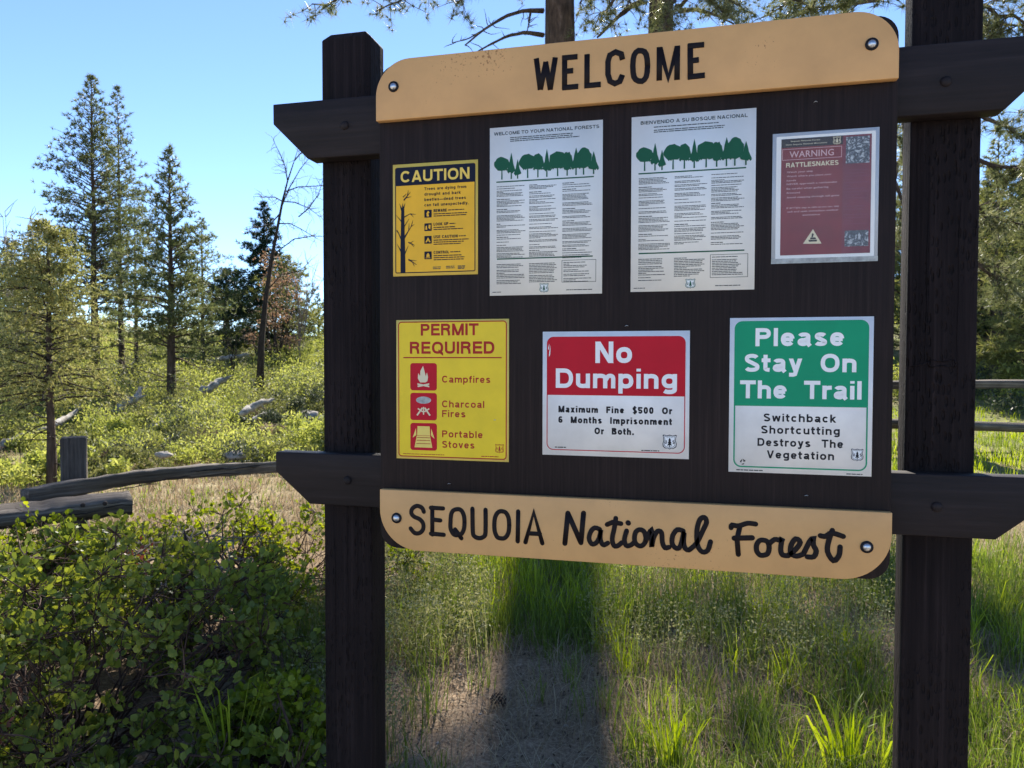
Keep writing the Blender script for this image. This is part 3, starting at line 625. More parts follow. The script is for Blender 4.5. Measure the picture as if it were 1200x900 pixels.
P.shapes([twig(*q) for q in TW], 4, 'twigs', 'navy', tr, kind='stuff')

# two tall white posters with a strip of trees
def forest_strip(P, x0, x1, zb, zt, l):
    sc = (x1 - x0) / 920.0; hz = (zt - zb) / 285.0; polys = []; g_ = random.Random(4)
    def pt(u, v): return (x0 + (u - 60) * sc, zb + v * hz)
    kinds = [(140, 'r', 62, 90, 205), (225, 'c', 34, 60, 262), (282, 'c', 30, 30, 190), (372, 'r', 66, 85, 215), (463, 'r', 40, 75, 215), (542, 'c', 34, 60, 275), (637, 'r', 66, 75, 225), (720, 'o', 40, 60, 210), (797, 'c', 40, 60, 270), (862, 'r', 56, 70, 238), (948, 'c', 40, 40, 220)]
    for u, kd, w_, lo, hi in kinds:
        w_ *= 1.12
        if kd == 'c': tree = [(u, hi), (u - w_ * .35, hi - (hi - lo) * .35), (u - w_ * .5, lo + (hi - lo) * .42), (u - w_ * .8, lo + (hi - lo) * .25), (u - w_, lo + 12), (u - w_ * .6, lo + 4), (u - 8, lo), (u + 10, lo + 2), (u + w_ * .7, lo + 6), (u + w_, lo + 14), (u + w_ * .75, lo + (hi - lo) * .25), (u + w_ * .5, lo + (hi - lo) * .42), (u + w_ * .35, hi - (hi - lo) * .35)]
        else:
            tree = []
            for k in range(22):
                a = 2 * math.pi * k / 22; r_ = 1 + g_.uniform(-.10, .08)
                tree.append((u + (w_ + 6) * math.cos(a) * r_ * (1 - .12 * math.sin(a)), (lo + hi) / 2 + 6 + (hi - lo) * .6 * math.sin(a) * r_))
        polys.append([pt(*q) for q in tree]); polys.append([pt(u - 6, -8), pt(u + 6, -8), pt(u + 4, (lo + hi) / 2), pt(u - 4, (lo + hi) / 2)])
        for e in range(3):
            uu = u + g_.uniform(-w_, w_) * .8; polys.append([pt(uu - 12, lo + 8), pt(uu + 2, lo - 12), pt(uu + 14, lo + 10)])
    P.shapes(polys, l, 'row_of_trees', 'darkgreen')
    P.rect(x0 + 30 * sc, x1 - 30 * sc, zb - 9, zb - 6, l, 'rule', 'darkgreen')
def long_poster(x0, x1, z0, z1, title, label, seed, tx0, tx1):
    P = Poster('information_poster', label, 'poster', x0, x1, z0, z1, 'paper')
    P.text(title, x0 + tx0, x1 - tx1, z1 - 18.5, 7.8, 1, 'heading', 'greyink', .03)
    P.small(x0 + 50, x1 - 52, z1 - 25, 3, 4.2, 2.0, 1, 'greyink', seed + 7, name='introduction')
    forest_strip(P, x0 + 8, x1 - 12, z1 - 122, z1 - 56, 1)
    r = random.Random(seed); cw = (x1 - x0 - 34) / 3.0
    for c in range(3):
        xa = x0 + 17 + c * (cw + 1); z = z1 - 140
        while z > z0 + 100:
            n = r.choice((1, 2, 3, 4, 5))
            if r.random() < .25: P.small(xa, xa + cw * .42, z, 1, 3.4, 1.8, 1, 'greyink', r.random(), name='subheading'); z -= 4.2
            P.small(xa, xa + cw - 8, z, n, 3.1, 1.45, 1, 'greyink', r.random(), name='paragraph'); z -= 3.1 * n + 4.4
    P.rect(x0 + 18, x1 - 22, z0 + 86, z0 + 89, 1, 'rule', 'darkgreen')
    for c in range(3):
        xa = x0 + 17 + c * (cw + 1)
        P.small(xa + (3 if c == 2 else 0), xa + cw - 10, z0 + 75, 12 if c < 2 else 11, 3.7, 1.6, 1, 'greyink', r.random(), name='paragraph')
    P.ring(x0 + 17 + 2 * (cw + 1) - 1, x1 - 14, z0 + 28, z0 + 80, 1.0, 0, 1, 'box_line', 'greyink')
    shield(P, (x0 + x1) / 2 - 2, z0 + 16, 22, 22, 1, 'darkgreen', 'paper')
    P.small(x1 - 84, x1 - 16, z0 + 11, 1, 3, 1.8, 1, 'greyink', seed + 1); P.small(x0 + 7, x0 + 34, z0 + 9, 1, 3, 1.6, 1, 'greyink', seed + 2)
long_poster(291, 562, 632, 1033, 'WELCOME TO YOUR NATIONAL FORESTS', 'tall white poster with English heading and green trees beside the amber notice', 3, 10, 8)
long_poster(628, 900, 634, 1033, 'BIENVENIDO A SU BOSQUE NACIONAL', 'tall white poster with Spanish heading and green trees, nearest the maroon sheet', 5, 20, 18)

# laminated rattlesnake warning
P = Poster('laminated_warning', 'laminated maroon warning sheet about snakes in a clear plastic sleeve', 'notice', 935, 1150, 690, 973, 'sleeve', .0008, rot=0, sheet='plastic_margin')
P.rect(943, 1143, 700, 966, 1, 'white_paper', 'paper'); P.rect(953, 1135, 707, 960, 2, 'maroon_print', 'maroon'); P.rect(1078, 1135, 707, 960, 3, 'side_panel', 'maroon2')
P.rect(953, 1078, 941, 960, 4, 'header_band', 'black'); P.ring(955, 1076, 914, 938, 1, 0, 4, 'heading_frame', 'pink')
P.text('Sequoia National Forest', 972, 1032, 953, 2.8, 5, 'text_line', 'cream', .01); P.text('Giant Sequoia National Monument', 962, 1046, 946, 2.6, 5, 'text_line', 'cream', .01)
shield(P, 1066, 950, 16, 17, 5, 'cream', 'black')
P.text('WARNING', 970, 1060, 919, 13.5, 5, 'heading', 'pink', .008); P.text('RATTLESNAKES', 963, 1070, 898, 10, 5, 'heading', 'cream', .03)
for t, x1, z in (('Watch your step', 1018, 886), ('Watch where you place your', 1056, 877), ('hands', 984, 868), ('NEVER approach a rattlesnake', 1067, 860), ('Be careful when gathering', 1050, 850), ('firewood', 992, 841), ('Avoid stepping through tall grass', 1072, 831)):
    P.text(t, 965, x1, z, 3.6, 5, 'text_line', 'pink', .012)
for t, xa, x1, z in (('IF BITTEN: stay as calm as you can, stay', 965, 1072, 808), ('still and seek immediate medical', 967, 1070, 800), ('assistance', 998, 1034, 792)):
    P.text(t, xa, x1, z, 3.4, 5, 'text_line', 'pink', .012)
tri = P.shape([(1000, 731), (1038, 730), (1020, 762)], 5, 'warning_triangle', 'cream')
P.shapes([[(1012, 735), (1028, 735), (1029, 739), (1011, 739)], [(1014, 740), (1027, 740), (1025, 744), (1015, 744)], [(1017, 744.5), (1020, 744.5), (1022, 752), (1018, 753)]], 6, 'coiled_snake', 'black', tri)
P.rect(1084, 1131, 899, 956, 5, 'snake_picture', 'snake'); P.rect(1084, 1131, 722, 756, 5, 'snake_picture', 'snake')
P.small(1082, 1132, 886, 17, 6.6, 1.6, 5, 'plum', 77)
P.rect(934.5, 1150.5, 689, 700, 3, 'tape_strip', 'tape'); b = MB(); b.box(.936, 1.149, P.y(8) - .0004, P.y(8), mmz(691), mmz(972)); b.part('clear_film', 'film', P.root)

# permit plate
P = Poster('permit_sign', 'bright yellow notice with red lettering and three red pictogram squares', 'sign', 49, 339, 230, 576, 'yellowedge')
P.rect(55, 333, 236, 571, 1, 'yellow_field', 'yellow', rad=8); P.ring(54, 334, 235, 572, 2.6, 9, 2, 'border', 'darkred')
P.text('PERMIT', 113, 263, 537, 29, 2, 'heading', 'darkred', .04); P.text('REQUIRED', 84, 304, 492, 30, 2, 'heading', 'darkred', .04)
P.rect(68, 321, 481, 484, 2, 'rule', 'darkred')
sq = []
for z0 in (401, 327, 252): sq.append(P.rect(86, 156, z0, z0 + 68, 2, 'pictogram', 'red', rad=7))
P.shapes([[(105, 413), (136, 419), (136, 415), (106, 409)], [(105, 419), (136, 413), (136, 409), (105, 415)]], 3, 'crossed_logs', 'cream', sq[0])
P.shapes([[(112, 421), (106, 431), (107, 444), (112, 437), (113, 450), (120, 462), (124, 448), (127, 436), (130, 446), (133, 434), (131, 424), (126, 421)]], 3, 'flame', 'cream', sq[0])
P.shapes([[(121 + 20 * math.cos(a), 377 + 9 * math.sin(a)) for a in np.linspace(0, 2 * math.pi, 20, endpoint=False)]], 3, 'grill_pan', 'tape', sq[1])
P.shapes([twig(104, 339, 118, 358, 2, 2), twig(138, 339, 124, 358, 2, 2), twig(121, 341, 121, 360, 1.6, 1.6), twig(106, 356, 119, 348, 1.6, 1.6), twig(136, 356, 123, 348, 1.6, 1.6)], 3, 'grill_legs', 'cream', sq[1])
P.shapes([[(97, 259), (144, 259), (138, 288), (103, 288)], [(104, 289), (138, 289), (137, 312), (105, 312)], [(92, 283), (102, 290), (101, 307)], [(150, 281), (140, 290), (141, 307)]], 3, 'camp_stove', 'yellowedge', sq[2])
P.shapes([[(102, 268), (139, 268), (139, 269.5), (102, 269.5)], [(103, 276), (138, 276), (138, 277.5), (103, 277.5)], [(104, 283), (138, 283), (138, 284.5), (104, 284.5)]], 4, 'grate_lines', 'darkred', sq[2])
for t, x1, z in (('Campfires', 293, 421), ('Charcoal', 278, 360), ('Fires', 230, 336), ('Portable', 274, 286), ('Stoves', 253, 260)): P.text(t, 169, x1, z, 17, 2, 'text_line', 'darkred', .02)
P.small(66, 200, 243, 1, 3, 1.6, 2, 'darkred', 5); P.small(270, 325, 243, 1, 3, 2, 2, 'darkred', 6); shield(P, 316, 262, 22, 22, 2, 'darkred', 'yellow')

# no dumping plate
P = Poster('no_dumping_sign', 'white and red metal plate with large white lettering on the red half', 'sign', 422, 762, 251, 544, 'white')
P.ring(432, 753, 263, 532, 2, 16, 1, 'border', 'red'); P.rect(433, 752, 394, 531, 2, 'red_field', 'red', rad=(0, 0, 15, 15))
P.text('No', 546, 634, 470, 50, 3, 'heading', 'whiteink', .045); P.text('Dumping', 452, 736, 411, 46, 3, 'heading', 'whiteink', .045)
for t, a, c, z in (('Maximum  Fine  $500  Or', 460, 724, 353), ('6  Months  Imprisonment', 460, 724, 328), ('Or  Both.', 546, 638, 303)): P.text(t, a, c, z, 15.5, 1, 'text_line', 'black', .055)
P.small(452, 572, 271, 1, 3, 2.4, 1, 'greyink', 8); P.small(655, 700, 269, 1, 3, 2.2, 1, 'greyink', 9); shield(P, 719, 289, 32, 34, 1, 'black', 'white')
P.shapes([[(435, 505), (438, 516), (437, 500)], [(438, 496), (441, 512), (440, 490), (437, 484)]], 4, 'paint_chip', 'white')

# stay on the trail plate
P = Poster('trail_sign', 'white and green metal plate with large white lettering on the green half', 'sign', 849, 1145, 226, 571, 'white')
P.ring(859, 1136, 237, 564, 3, 17, 1, 'border', 'green'); P.rect(860, 1135, 375, 563, 2, 'green_field', 'green', rad=(0, 0, 16, 16))
for t, a, c, z in (('Please', 902, 1088, 508), ('Stay  On', 879, 1113, 451), ('The  Trail', 872, 1124, 392)): P.text(t, a, c, z, 40, 3, 'heading', 'whiteink', .06)
for t, a, c, z in (('Switchback', 922, 1073, 341), ('Shortcutting', 917, 1081, 314), ('Destroys  The', 910, 1088, 286), ('Vegetation', 930, 1070, 259)): P.text(t, a, c, z, 17.5, 1, 'text_line', 'black', .03)
P.small(866, 985, 232, 1, 3, 2.2, 1, 'greyink', 18); P.small(1095, 1135, 231, 1, 3, 2, 1, 'greyink', 19); shield(P, 1116, 272, 25, 27, 1, 'black', 'white')
P.shapes([[(873, 250), (879, 256), (876, 247)], [(880, 256), (886, 251), (881, 249)], [(883, 247), (876, 243), (881, 243)]], 1, 'recycling_mark', 'black')
flush_text()
# ------------------------------------------------------------------ vegetation tools
def unit(v): return v / (np.linalg.norm(v, axis=-1, keepdims=True) + 1e-9)
def needles(mb, cen, dirs, K, L, w_, spread=.8):
    """tufts of thin pointed needles at the given points"""
    n = len(cen); c = np.repeat(cen, K, 0); d = unit(np.repeat(dirs, K, 0) * (1 - spread * .5) + rng.standard_normal((n * K, 3)) * spread * .75)
    s = unit(np.cross(d, rng.standard_normal((n * K, 3)))) * w_ * .5
    ln = L * rng.uniform(.65, 1.15, (n * K, 1)); c = c - d * ln * .12
    mb.tris(np.stack([c - s, c + s, c + d * ln], 1))
def leaves(mb, cen, L, w_, up=.0, fold=.0):
    """diamond leaves in random directions (two triangles each, as one four-sided face)"""
    n = len(cen); d = unit(rng.standard_normal((n, 3)) + [0, 0, up]); s = unit(np.cross(d, rng.standard_normal((n, 3))))
    ln = (L * rng.uniform(.6, 1.25, (n, 1))); ww = (w_ * rng.uniform(.7, 1.2, (n, 1)))
    mb.quads(np.stack([cen - d * ln * .5, cen + s * ww * .5 + d * ln * .05, cen + d * ln * .5, cen - s * ww * .5 + d * ln * .05], 1))
def blades(mb, base, hgt, wid, lean, az=None):
    """bent grass blades: a four-sided foot and a three-sided tip"""
    n = len(base); az = rng.uniform(0, 2 * np.pi, n) if az is None else az
    d = np.stack([np.cos(az), np.sin(az), np.zeros(n)], -1); fa = rng.uniform(0, 2 * np.pi, n)
    s = np.stack([np.cos(fa), np.sin(fa), np.zeros(n)], -1) * (wid[:, None] * .5); up = np.array([0, 0, 1.0])
    m1 = base + up * hgt[:, None] * .45 + d * (hgt * lean * .18)[:, None]; m2 = base + up * hgt[:, None] * .80 + d * (hgt * lean * .50)[:, None]
    tp = base + up * (hgt * (1.0 - .25 * lean))[:, None] + d * (hgt * lean * 1.0)[:, None]
    V = np.stack([base - s, base + s, m1 + s * .9, m1 - s * .9, m2 + s * .6, m2 - s * .6, tp], 1).reshape(-1, 3)
    k = (np.arange(n) * 7)[:, None]; b0 = mb.n; mb.v.append(V); mb.n += len(V)
    mb.f.append(np.concatenate([k + [0, 1, 2, 3], k + [3, 2, 4, 5]]) + b0); mb.f.append(k + [5, 4, 6] + b0)
def curve(p0, d0, L, n, sag=0.0, wob=.08, turn=None):
    p = [np.array(p0, float)]; d = np.array(d0, float) / np.linalg.norm(d0)
    for k in range(n):
        d = d + rng.standard_normal(3) * wob + np.array([0, 0, -sag / n]); d /= np.linalg.norm(d); p.append(p[-1] + d * L / n)
    return np.array(p)

def conifer(name, label, x, y, top, r, cb, trunk_d, mat, nl=60, K=9, L=.17, w_=.022, tw=5, group=None, rise=.25, prof=.75, sag=.25, lean=(0, 0), seed=0, barkm='bark', dens=1.0, lump=0.0, dead=0):
    z0 = float(H(x, y)); hgt = top - z0; t = thing(name, label, 'tree', (x, y, z0), group)
    n = 9; zz = np.linspace(-.15, hgt * .985, n); tr = np.stack([x + lean[0] * zz / hgt + .02 * hgt * .05 * rng.standard_normal(n), y + lean[1] * zz / hgt + 0 * zz, z0 + zz], -1)
    b = MB(); b.tube(tr, trunk_d / 2 * (1.12 - np.linspace(0, 1, n) * 1.06) * np.where(np.arange(n) == 0, 1.25, 1), 8, wob=.05); b.part('trunk', barkm, t, smooth=True)
    bm_ = MB(); cr = MB(); cen = []; dr = []
    for i in range(nl):
        f = cb + (1 - cb) * ((i + rng.uniform(0, 1)) / nl) ** .9; f = min(f, .99)
        u = (f - cb) / (1 - cb); rad = r * (min(1, (1 - u) / prof) ** .85 * (.55 + .45 * min(1, u / .18))) * rng.uniform(.55, 1.12) + .06
        a = i * 2.399 + rng.uniform(-.5, .5); el = rise + rng.uniform(-.2, .25) + .5 * u
        d = np.array([math.cos(a) * math.cos(el), math.sin(a) * math.cos(el), math.sin(el)])
        p0 = np.array([np.interp(f * hgt, zz, tr[:, 0]), np.interp(f * hgt, zz, tr[:, 1]), z0 + f * hgt])
        c = curve(p0, d, rad, 5, sag=sag, wob=.09); bm_.tube(c, np.linspace(max(.008, trunk_d * .13 * (1 - u * .7)), .004, 6), 4, caps=False)
        m_ = max(2, int(tw * rad / r * dens) + 1)
        for q in range(max(3, int(m_ * 4.4 * (1 - .7 * u)))):
            s = rng.uniform(.25, 1) ** .7; k = s * 5; k0 = min(int(k), 4); pt = c[k0] + (c[k0 + 1] - c[k0]) * (k - k0)
            side = unit(rng.standard_normal(3) * [1, 1, .45]); off = side * rad * .30 * rng.uniform(.1, 1) * (1.15 - s * .6)
            cen.append(pt + off); dr.append(unit(side * .7 + d * .7 + np.array([0, 0, .35])))
    for i in range(dead):
        f = cb * rng.uniform(.35, 1.0); a = rng.uniform(0, 6.28); p0 = np.array([x, y, z0 + f * hgt])
        bm_.tube(curve(p0, (math.cos(a), math.sin(a), .1), r * rng.uniform(.4, .9), 5, sag=.3, wob=.15), np.linspace(.02, .004, 6), 4, caps=False)
    needles(cr, np.array(cen), np.array(dr), K, L, w_)
    bm_.part('branches', barkm, t, kind='stuff'); cr.part('crown', mat, t, kind='stuff'); return t

def bushy(name, label, x, y, top, r, mats, n=2500, L=.06, w_=.03, group=None, stems=7, low=.15, up=.3, z0=None, lumps=16, cat='shrub', stemmat='darkbark', sq=1.0, nstem_r=.02):
    """a rounded shrub: forked stems and leaves gathered in uneven lumps"""
    if z0 is None: z0 = float(H(x, y))
    hg = top - z0; t = thing(name, label, cat, (x, y, z0), group); b = MB(); pts = []
    for k in range(lumps):
        a = rng.uniform(0, 6.28); q = math.sqrt(rng.uniform(0, 1)); e = rng.uniform(low, .86) * (1 - .35 * q * q)
        pts.append((x + r * .78 * q * math.cos(a), y + r * .78 * q * math.sin(a) * sq, z0 + hg * e, rng.uniform(.2, .38) * min(r, hg)))
    for k in range(stems):
        q = pts[k % len(pts)]; p0 = np.array([x + rng.uniform(-.1, .1) * r, y + rng.uniform(-.1, .1) * r, z0 - .05]); e = np.array(q[:3])
        mid = (p0 + e) / 2 + rng.standard_normal(3) * .08 * r; b.tube([p0, (p0 + mid) / 2 + rng.standard_normal(3) * .03 * r, mid, (mid + e) / 2, e], [nstem_r, nstem_r * .85, nstem_r * .6, nstem_r * .4, nstem_r * .15], 5, caps=False)
    b.part('stems', stemmat, t)
    cen = [[] for _ in mats]
    per = n // lumps
    for q in pts:
        v = unit(rng.standard_normal((per, 3))) * rng.uniform(.35, 1.15, (per, 1)) * q[3]; v = v * [1, 1, .85] + q[:3]
        mi = rng.integers(0, len(mats)); cen[mi].append(v[v[:, 2] > z0 + .02])
    for mi, cc in enumerate(cen):
        if cc:
            mb = MB(); leaves(mb, np.concatenate(cc), L, w_, up); mb.part('foliage', mats[mi], t, kind='stuff')
    return t

# ------------------------------------------------------------------ trees on the hill
def at(px, D): q = G(px, D); return q[0], q[1]
PN = dict(K=8, L=.17, w_=.028)
x, y = at(112, 24); conifer('pine_tree', 'tallest slender pine on the hill, its bare lower trunk ending behind the scrub', x, y, htop(116, 92, 24), 2.7, .28, .26, 'needle', nl=210, tw=12, prof=1.0, **PN, dead=8)
x, y = at(142, 26); conifer('pine_tree', 'second tallest pine, narrow topped, just beside the tallest one', x, y, htop(144, 104, 26), 2.1, .22, .2, 'needle', nl=150, tw=9, prof=1.0, **PN, dead=8)
x, y = at(160, 30); conifer('pine_tree', 'shorter yellowish pine between the two tallest and the straight dark trunk', x, y, htop(160, 225, 30), 1.9, .1, .16, 'needle_y', nl=90, tw=9, **PN)
x, y = at(201, 20); conifer('pine_tree', 'straight dark pine with open round topped crown standing apart on the hill', x, y, htop(206, 176, 20), 1.7, .22, .24, 'needle', nl=150, tw=11, prof=.85, **PN, dead=10)
x, y = at(238, 34); conifer('pine_tree', 'bushy lower pine beyond the straight dark one', x, y, htop(246, 256, 34), 3.2, .05, .22, 'needle_y', nl=120, tw=11, prof=.95, **PN)
x, y = at(266, 42); conifer('pine_tree', 'small dark pine on the skyline with a thick black trunk', x, y, htop(266, 318, 42), 2.2, .3, .5, 'needle_d', nl=70, tw=10, prof=.8, K=10, L=.3, w_=.045, barkm='darkbark')
x, y = at(311, 38); conifer('fir_tree', 'dense blue-green fir with a pointed top behind the russet tree', x, y, htop(309, 238, 38), 3.1, .05, .3, 'needle_d', nl=170, tw=16, prof=1.0, K=12, L=.24, w_=.045, rise=0)
x, y = at(337, 36); conifer('pine_tree', 'light green young pine in front of the fir, nearest the bare leaning trunk', x, y, htop(340, 300, 36), 2.8, .08, .2, 'needle_y', nl=90, tw=10, K=10, L=.22, w_=.04)
x, y = at(373, 44); conifer('pine_tree', 'little spindly pine on the skyline beside the dark post', x, y, htop(374, 345, 44), 1.0, .1, .12, 'needle', nl=40, tw=5, K=8, L=.2, w_=.04)
x, y = at(-12, 13); conifer('pine_tree', 'dark pine cut by the edge of the picture behind the olive cedar', x, y, htop(-12, 268, 13), 1.0, .12, .14, 'needle', nl=60, tw=6, K=10, L=.15, w_=.02)
x, y = at(46, 17); conifer('pine_tree', 'thin trunked tree in the shade behind the olive cedar', x, y, htop(46, 300, 17), 1.5, .2, .12, 'needle_y', nl=90, tw=10, K=10, L=.17, w_=.025, dead=10)
x, y = at(12, 22); conifer('pine_tree', 'hazy grey-green tree behind the cedar, near the picture edge', x, y, htop(14, 285, 22), 2.2, .05, .2, 'needle_y', nl=110, tw=11, K=10, L=.22, w_=.03)

# olive cedar in front of the hill
D = 9.2; x, y = at(58, D); z0 = float(H(x, y)); t = thing('cedar_tree', 'young olive-yellow cedar rising just beyond the grey rail fence', 'tree', (x, y, z0))
top = htop(60, 258, D); hg = top - z0
b = MB(); n = 8; zz = np.linspace(-.1, hg * .95, n); b.tube(np.stack([x + .015 * np.sin(zz * 3), y + 0 * zz, z0 + zz], -1), np.linspace(.062, .01, n), 8, wob=.06); b.part('trunk', 'bark', t, smooth=True)
br = MB(); cen = []
for i in range(150):
    f = rng.uniform(.32, .99); u = (f - .32) / .68; rad = (.12 + 1.12 * (1 - u) ** .75) * rng.uniform(.5, 1.1) * (1 if u > .12 else .75)
    a = i * 2.399; d = (math.cos(a), math.sin(a), .25 + .3 * u); c = curve((x, y, z0 + f * hg), d, rad, 5, sag=.55, wob=.14); br.tube(c, np.linspace(.013 * (1.2 - u), .003, 6), 4, caps=False)
    for q in range(24):
        s = rng.uniform(.25, 1) ** .8 * 5; k0 = min(int(s), 4); pt = c[k0] + (c[k0 + 1] - c[k0]) * (s - k0); cen.append(pt + rng.standard_normal(3) * rad * .14)
cen = np.array(cen)
for i in range(14):
    f = rng.uniform(.10, .36); a = rng.uniform(0, 6.28); c = curve((x, y, z0 + f * hg), (math.cos(a), math.sin(a), -.05), rng.uniform(.35, .75), 7, sag=.4, wob=.22); br.tube(c, np.linspace(.010, .002, 8), 4, caps=False)
br.part('branches', 'darkbark', t, kind='stuff'); mb = MB(); needles(mb, cen, unit(rng.standard_normal((len(cen), 3)) + [0, 0, .5]), 7, .075, .015, .9); mb.part('crown', 'cedar', t, kind='stuff')

# russet tree, bare leaning tree, bare pale tree
x, y = at(322, 31); z0 = float(H(x, y)); bushy('russet_tree', 'sparse russet leaved tree glowing in front of the dark fir', x, y, htop(322, 278, 31), 1.5, ['rust'], 1800, .11, .07, None, 8, .22, .1, lumps=22, cat='tree', nstem_r=.05)
D = 21; P_ = lambda px, py, dd=0: PX(px, py, D + dd)
q0 = G(303, D); t = thing('bare_tree', 'tall leafless dark tree leaning away with fine twigs against the blue sky', 'tree', q0)
path = [(q0[0], q0[1], q0[2] - .1), P_(306, 400), P_(311, 352), P_(318, 305), P_(325, 268), P_(331, 236), P_(337, 212), P_(345, 188), P_(350, 172)]
b = MB(); b.tube(path, [.12, .09, .07, .055, .042, .032, .022, .013, .004], 7, wob=.06); b.part('trunk', 'darkbark', t, smooth=True)
limbs = [[(331, 236), (322, 231), (312, 231), (297, 230)], [(331, 240), (338, 222), (352, 198), (368, 178)], [(337, 212), (334, 195), (328, 180), (320, 164)], [(331, 236), (345, 237), (362, 244), (378, 256)], [(333, 225), (350, 219), (372, 218), (388, 216)],
         [(350, 254), (362, 244), (373, 228), (380, 206)], [(318, 300), (345, 280), (364, 277), (386, 277)], [(345, 188), (352, 180), (362, 172), (374, 170)], [(328, 250), (318, 262), (306, 266), (292, 268)], [(313, 340), (330, 322), (350, 318), (362, 308)], [(326, 262), (340, 262), (352, 268), (372, 280)]]
b = MB(); tb = MB()
for lp in limbs:
    dd = rng.uniform(-.6, .6); pts = np.array([P_(px, py, dd * k / 3) for k, (px, py) in enumerate(lp)]); b.tube(pts, [.02, .016, .012, .005], 5, caps=False)
    for q in range(20):
        s = rng.uniform(.3, 3); k0 = min(int(s), 2); pt = pts[k0] + (pts[k0 + 1] - pts[k0]) * (s - k0); tb.tube(curve(pt, unit(rng.standard_normal(3) + (pts[-1] - pts[0]) * .5), rng.uniform(.15, .5), 4, wob=.3), [.009, .008, .006, .005, .003], 3, caps=False)
b.part('limbs', 'darkbark', t); tb.part('twigs', 'twig', t, kind='stuff')
def bare(name, label, px, D, py_top, r, nb, mat='twig'):
    q0 = G(px, D); t = thing(name, label, 'tree', q0); hg = htop(px, py_top, D) - q0[2]; b = MB(); b.tube(curve(q0, (0, 0, 1), hg * .5, 4, wob=.04), np.linspace(.05, .03, 5), 5, caps=False); b2 = MB()
    for i in range(nb):
        f = rng.uniform(.15, .5); a = i * 2.4; c = curve(q0 + [0, 0, hg * f], (math.cos(a) * r / hg * 1.2, math.sin(a) * r / hg * 1.2, 1), hg * (1 - f) * rng.uniform(.7, 1), 6, wob=.12); b2.tube(c, np.linspace(.022, .005, 7), 4, caps=False)
        for q in range(10): k0 = rng.integers(1, 7); b2.tube(curve(c[k0], unit(rng.standard_normal(3) + [0, 0, .8]), hg * rng.uniform(.06, .16), 4, wob=.25), np.linspace(.009, .004, 5), 3, caps=False)
    b.part('trunk', mat, t); b2.part('branches', mat, t, kind='stuff'); return t
bare('bare_tree', 'small pale leafless tree between the fir and the dark post', 352, 33, 300, 1.3, 16)
bare('bare_tree', 'pale leafless shrubby tree whose grey twigs show above the olive cedar', 30, 16, 245, 1.3, 18)
bare('sapling', 'thin crooked leafless sapling just below the skyline in front of the russet tree', 273, 26, 375, .35, 4, 'darkbark')

# ------------------------------------------------------------------ big ponderosas behind the board
def clump_needles(mb, pts, K=22, L=.23, w_=.012): needles(mb, pts[:, :3], unit(rng.standard_normal((len(pts), 3)) * .6 + [0, 0, .25]), K, L, w_, 1.2)
def big_pine(name, label, px, D, dia, hgt, limbs, nrand, zlo, r, seed, dead=(), K=20, dens=1.0):
    q0 = G(px, D); t = thing(name, label, 'tree', q0); x, y, z0 = q0
    n = 14; zz = np.linspace(-.3, hgt, n); b = MB(); b.tube(np.stack([x + .06 * np.sin(zz * .5), y + 0 * zz, z0 + zz], -1), dia / 2 * np.interp(zz / hgt, [0, .02, .06, 1], [1.35, 1.15, 1.0, .12]), 18, wob=.03); b.part('trunk', 'bark', t, smooth=True)
    bm_ = MB(); cen = []
    def dress(c, rad, m_, s0=.35):
        for q in range(m_):
            s = (s0 + (1 - s0) * rng.uniform(0, 1)) * (len(c) - 1); k0 = min(int(s), len(c) - 2); pt = c[k0] + (c[k0 + 1] - c[k0]) * (s - k0)
            d = unit(rng.standard_normal(3) * [1, 1, .5] + unit(c[-1] - c[0]) * .8); tw = curve(pt, d, rng.uniform(.25, .75), 4, sag=.5, wob=.18)
            bm_.tube(tw, [.010, .009, .007, .005, .004], 4, caps=False)
            for e in (2, 3, 4, 4): cen.append(tw[e] + rng.standard_normal(3) * .05)
    for lp in limbs:
        pts = np.array([PX(*q) for q in lp]); tt = np.linspace(0, len(pts) - 1, 9); pts = np.stack([np.interp(tt, range(len(pts)), pts[:, a]) for a in range(3)], -1) + rng.standard_normal((9, 3)) * .04
        lb = MB(); lb.tube(pts, np.linspace(.055, .012, 9), 7, caps=False, wob=.08); lb.part('branch', 'bark', t, smooth=True); dress(pts, 0, int(13 * dens), .3)
    for i in range(nrand):
        f = (i + rng.uniform(0, 1)) / nrand; z = z0 + zlo + (hgt - zlo) * f; a = i * 2.399; rad = r * (1 - .75 * f) * rng.uniform(.6, 1.1)
        c = curve((x, y, z), (math.cos(a), math.sin(a), .05 + .35 * f), rad, 7, sag=.25, wob=.10); bm_.tube(c, np.linspace(.06 * (1 - .5 * f), .012, 8), 5, caps=False); dress(c, rad, int(10 * dens))
    bm_.part('boughs', 'bark', t, kind='stuff')
    for lp, w0 in dead:
        pts = np.array([PX(*q) for q in lp]); tt = np.linspace(0, len(pts) - 1, 12); pts = np.stack([np.interp(tt, range(len(pts)), pts[:, a]) for a in range(3)], -1); lb = MB(); lb.tube(pts, np.linspace(w0, w0 * .3, 12), 6, wob=.1)
        for q in range(7): k0 = rng.integers(3, 12); lb.tube(curve(pts[k0], unit(rng.standard_normal(3)), rng.uniform(.15, .5), 4, wob=.3), [.012, .01, .008, .005, .003], 4, caps=False)
        lb.part('dead_branch', 'bark', t)
    cr = MB(); clump_needles(cr, np.array(cen), K); cr.part('crown', 'needle_l', t, kind='stuff'); return t
D = 17
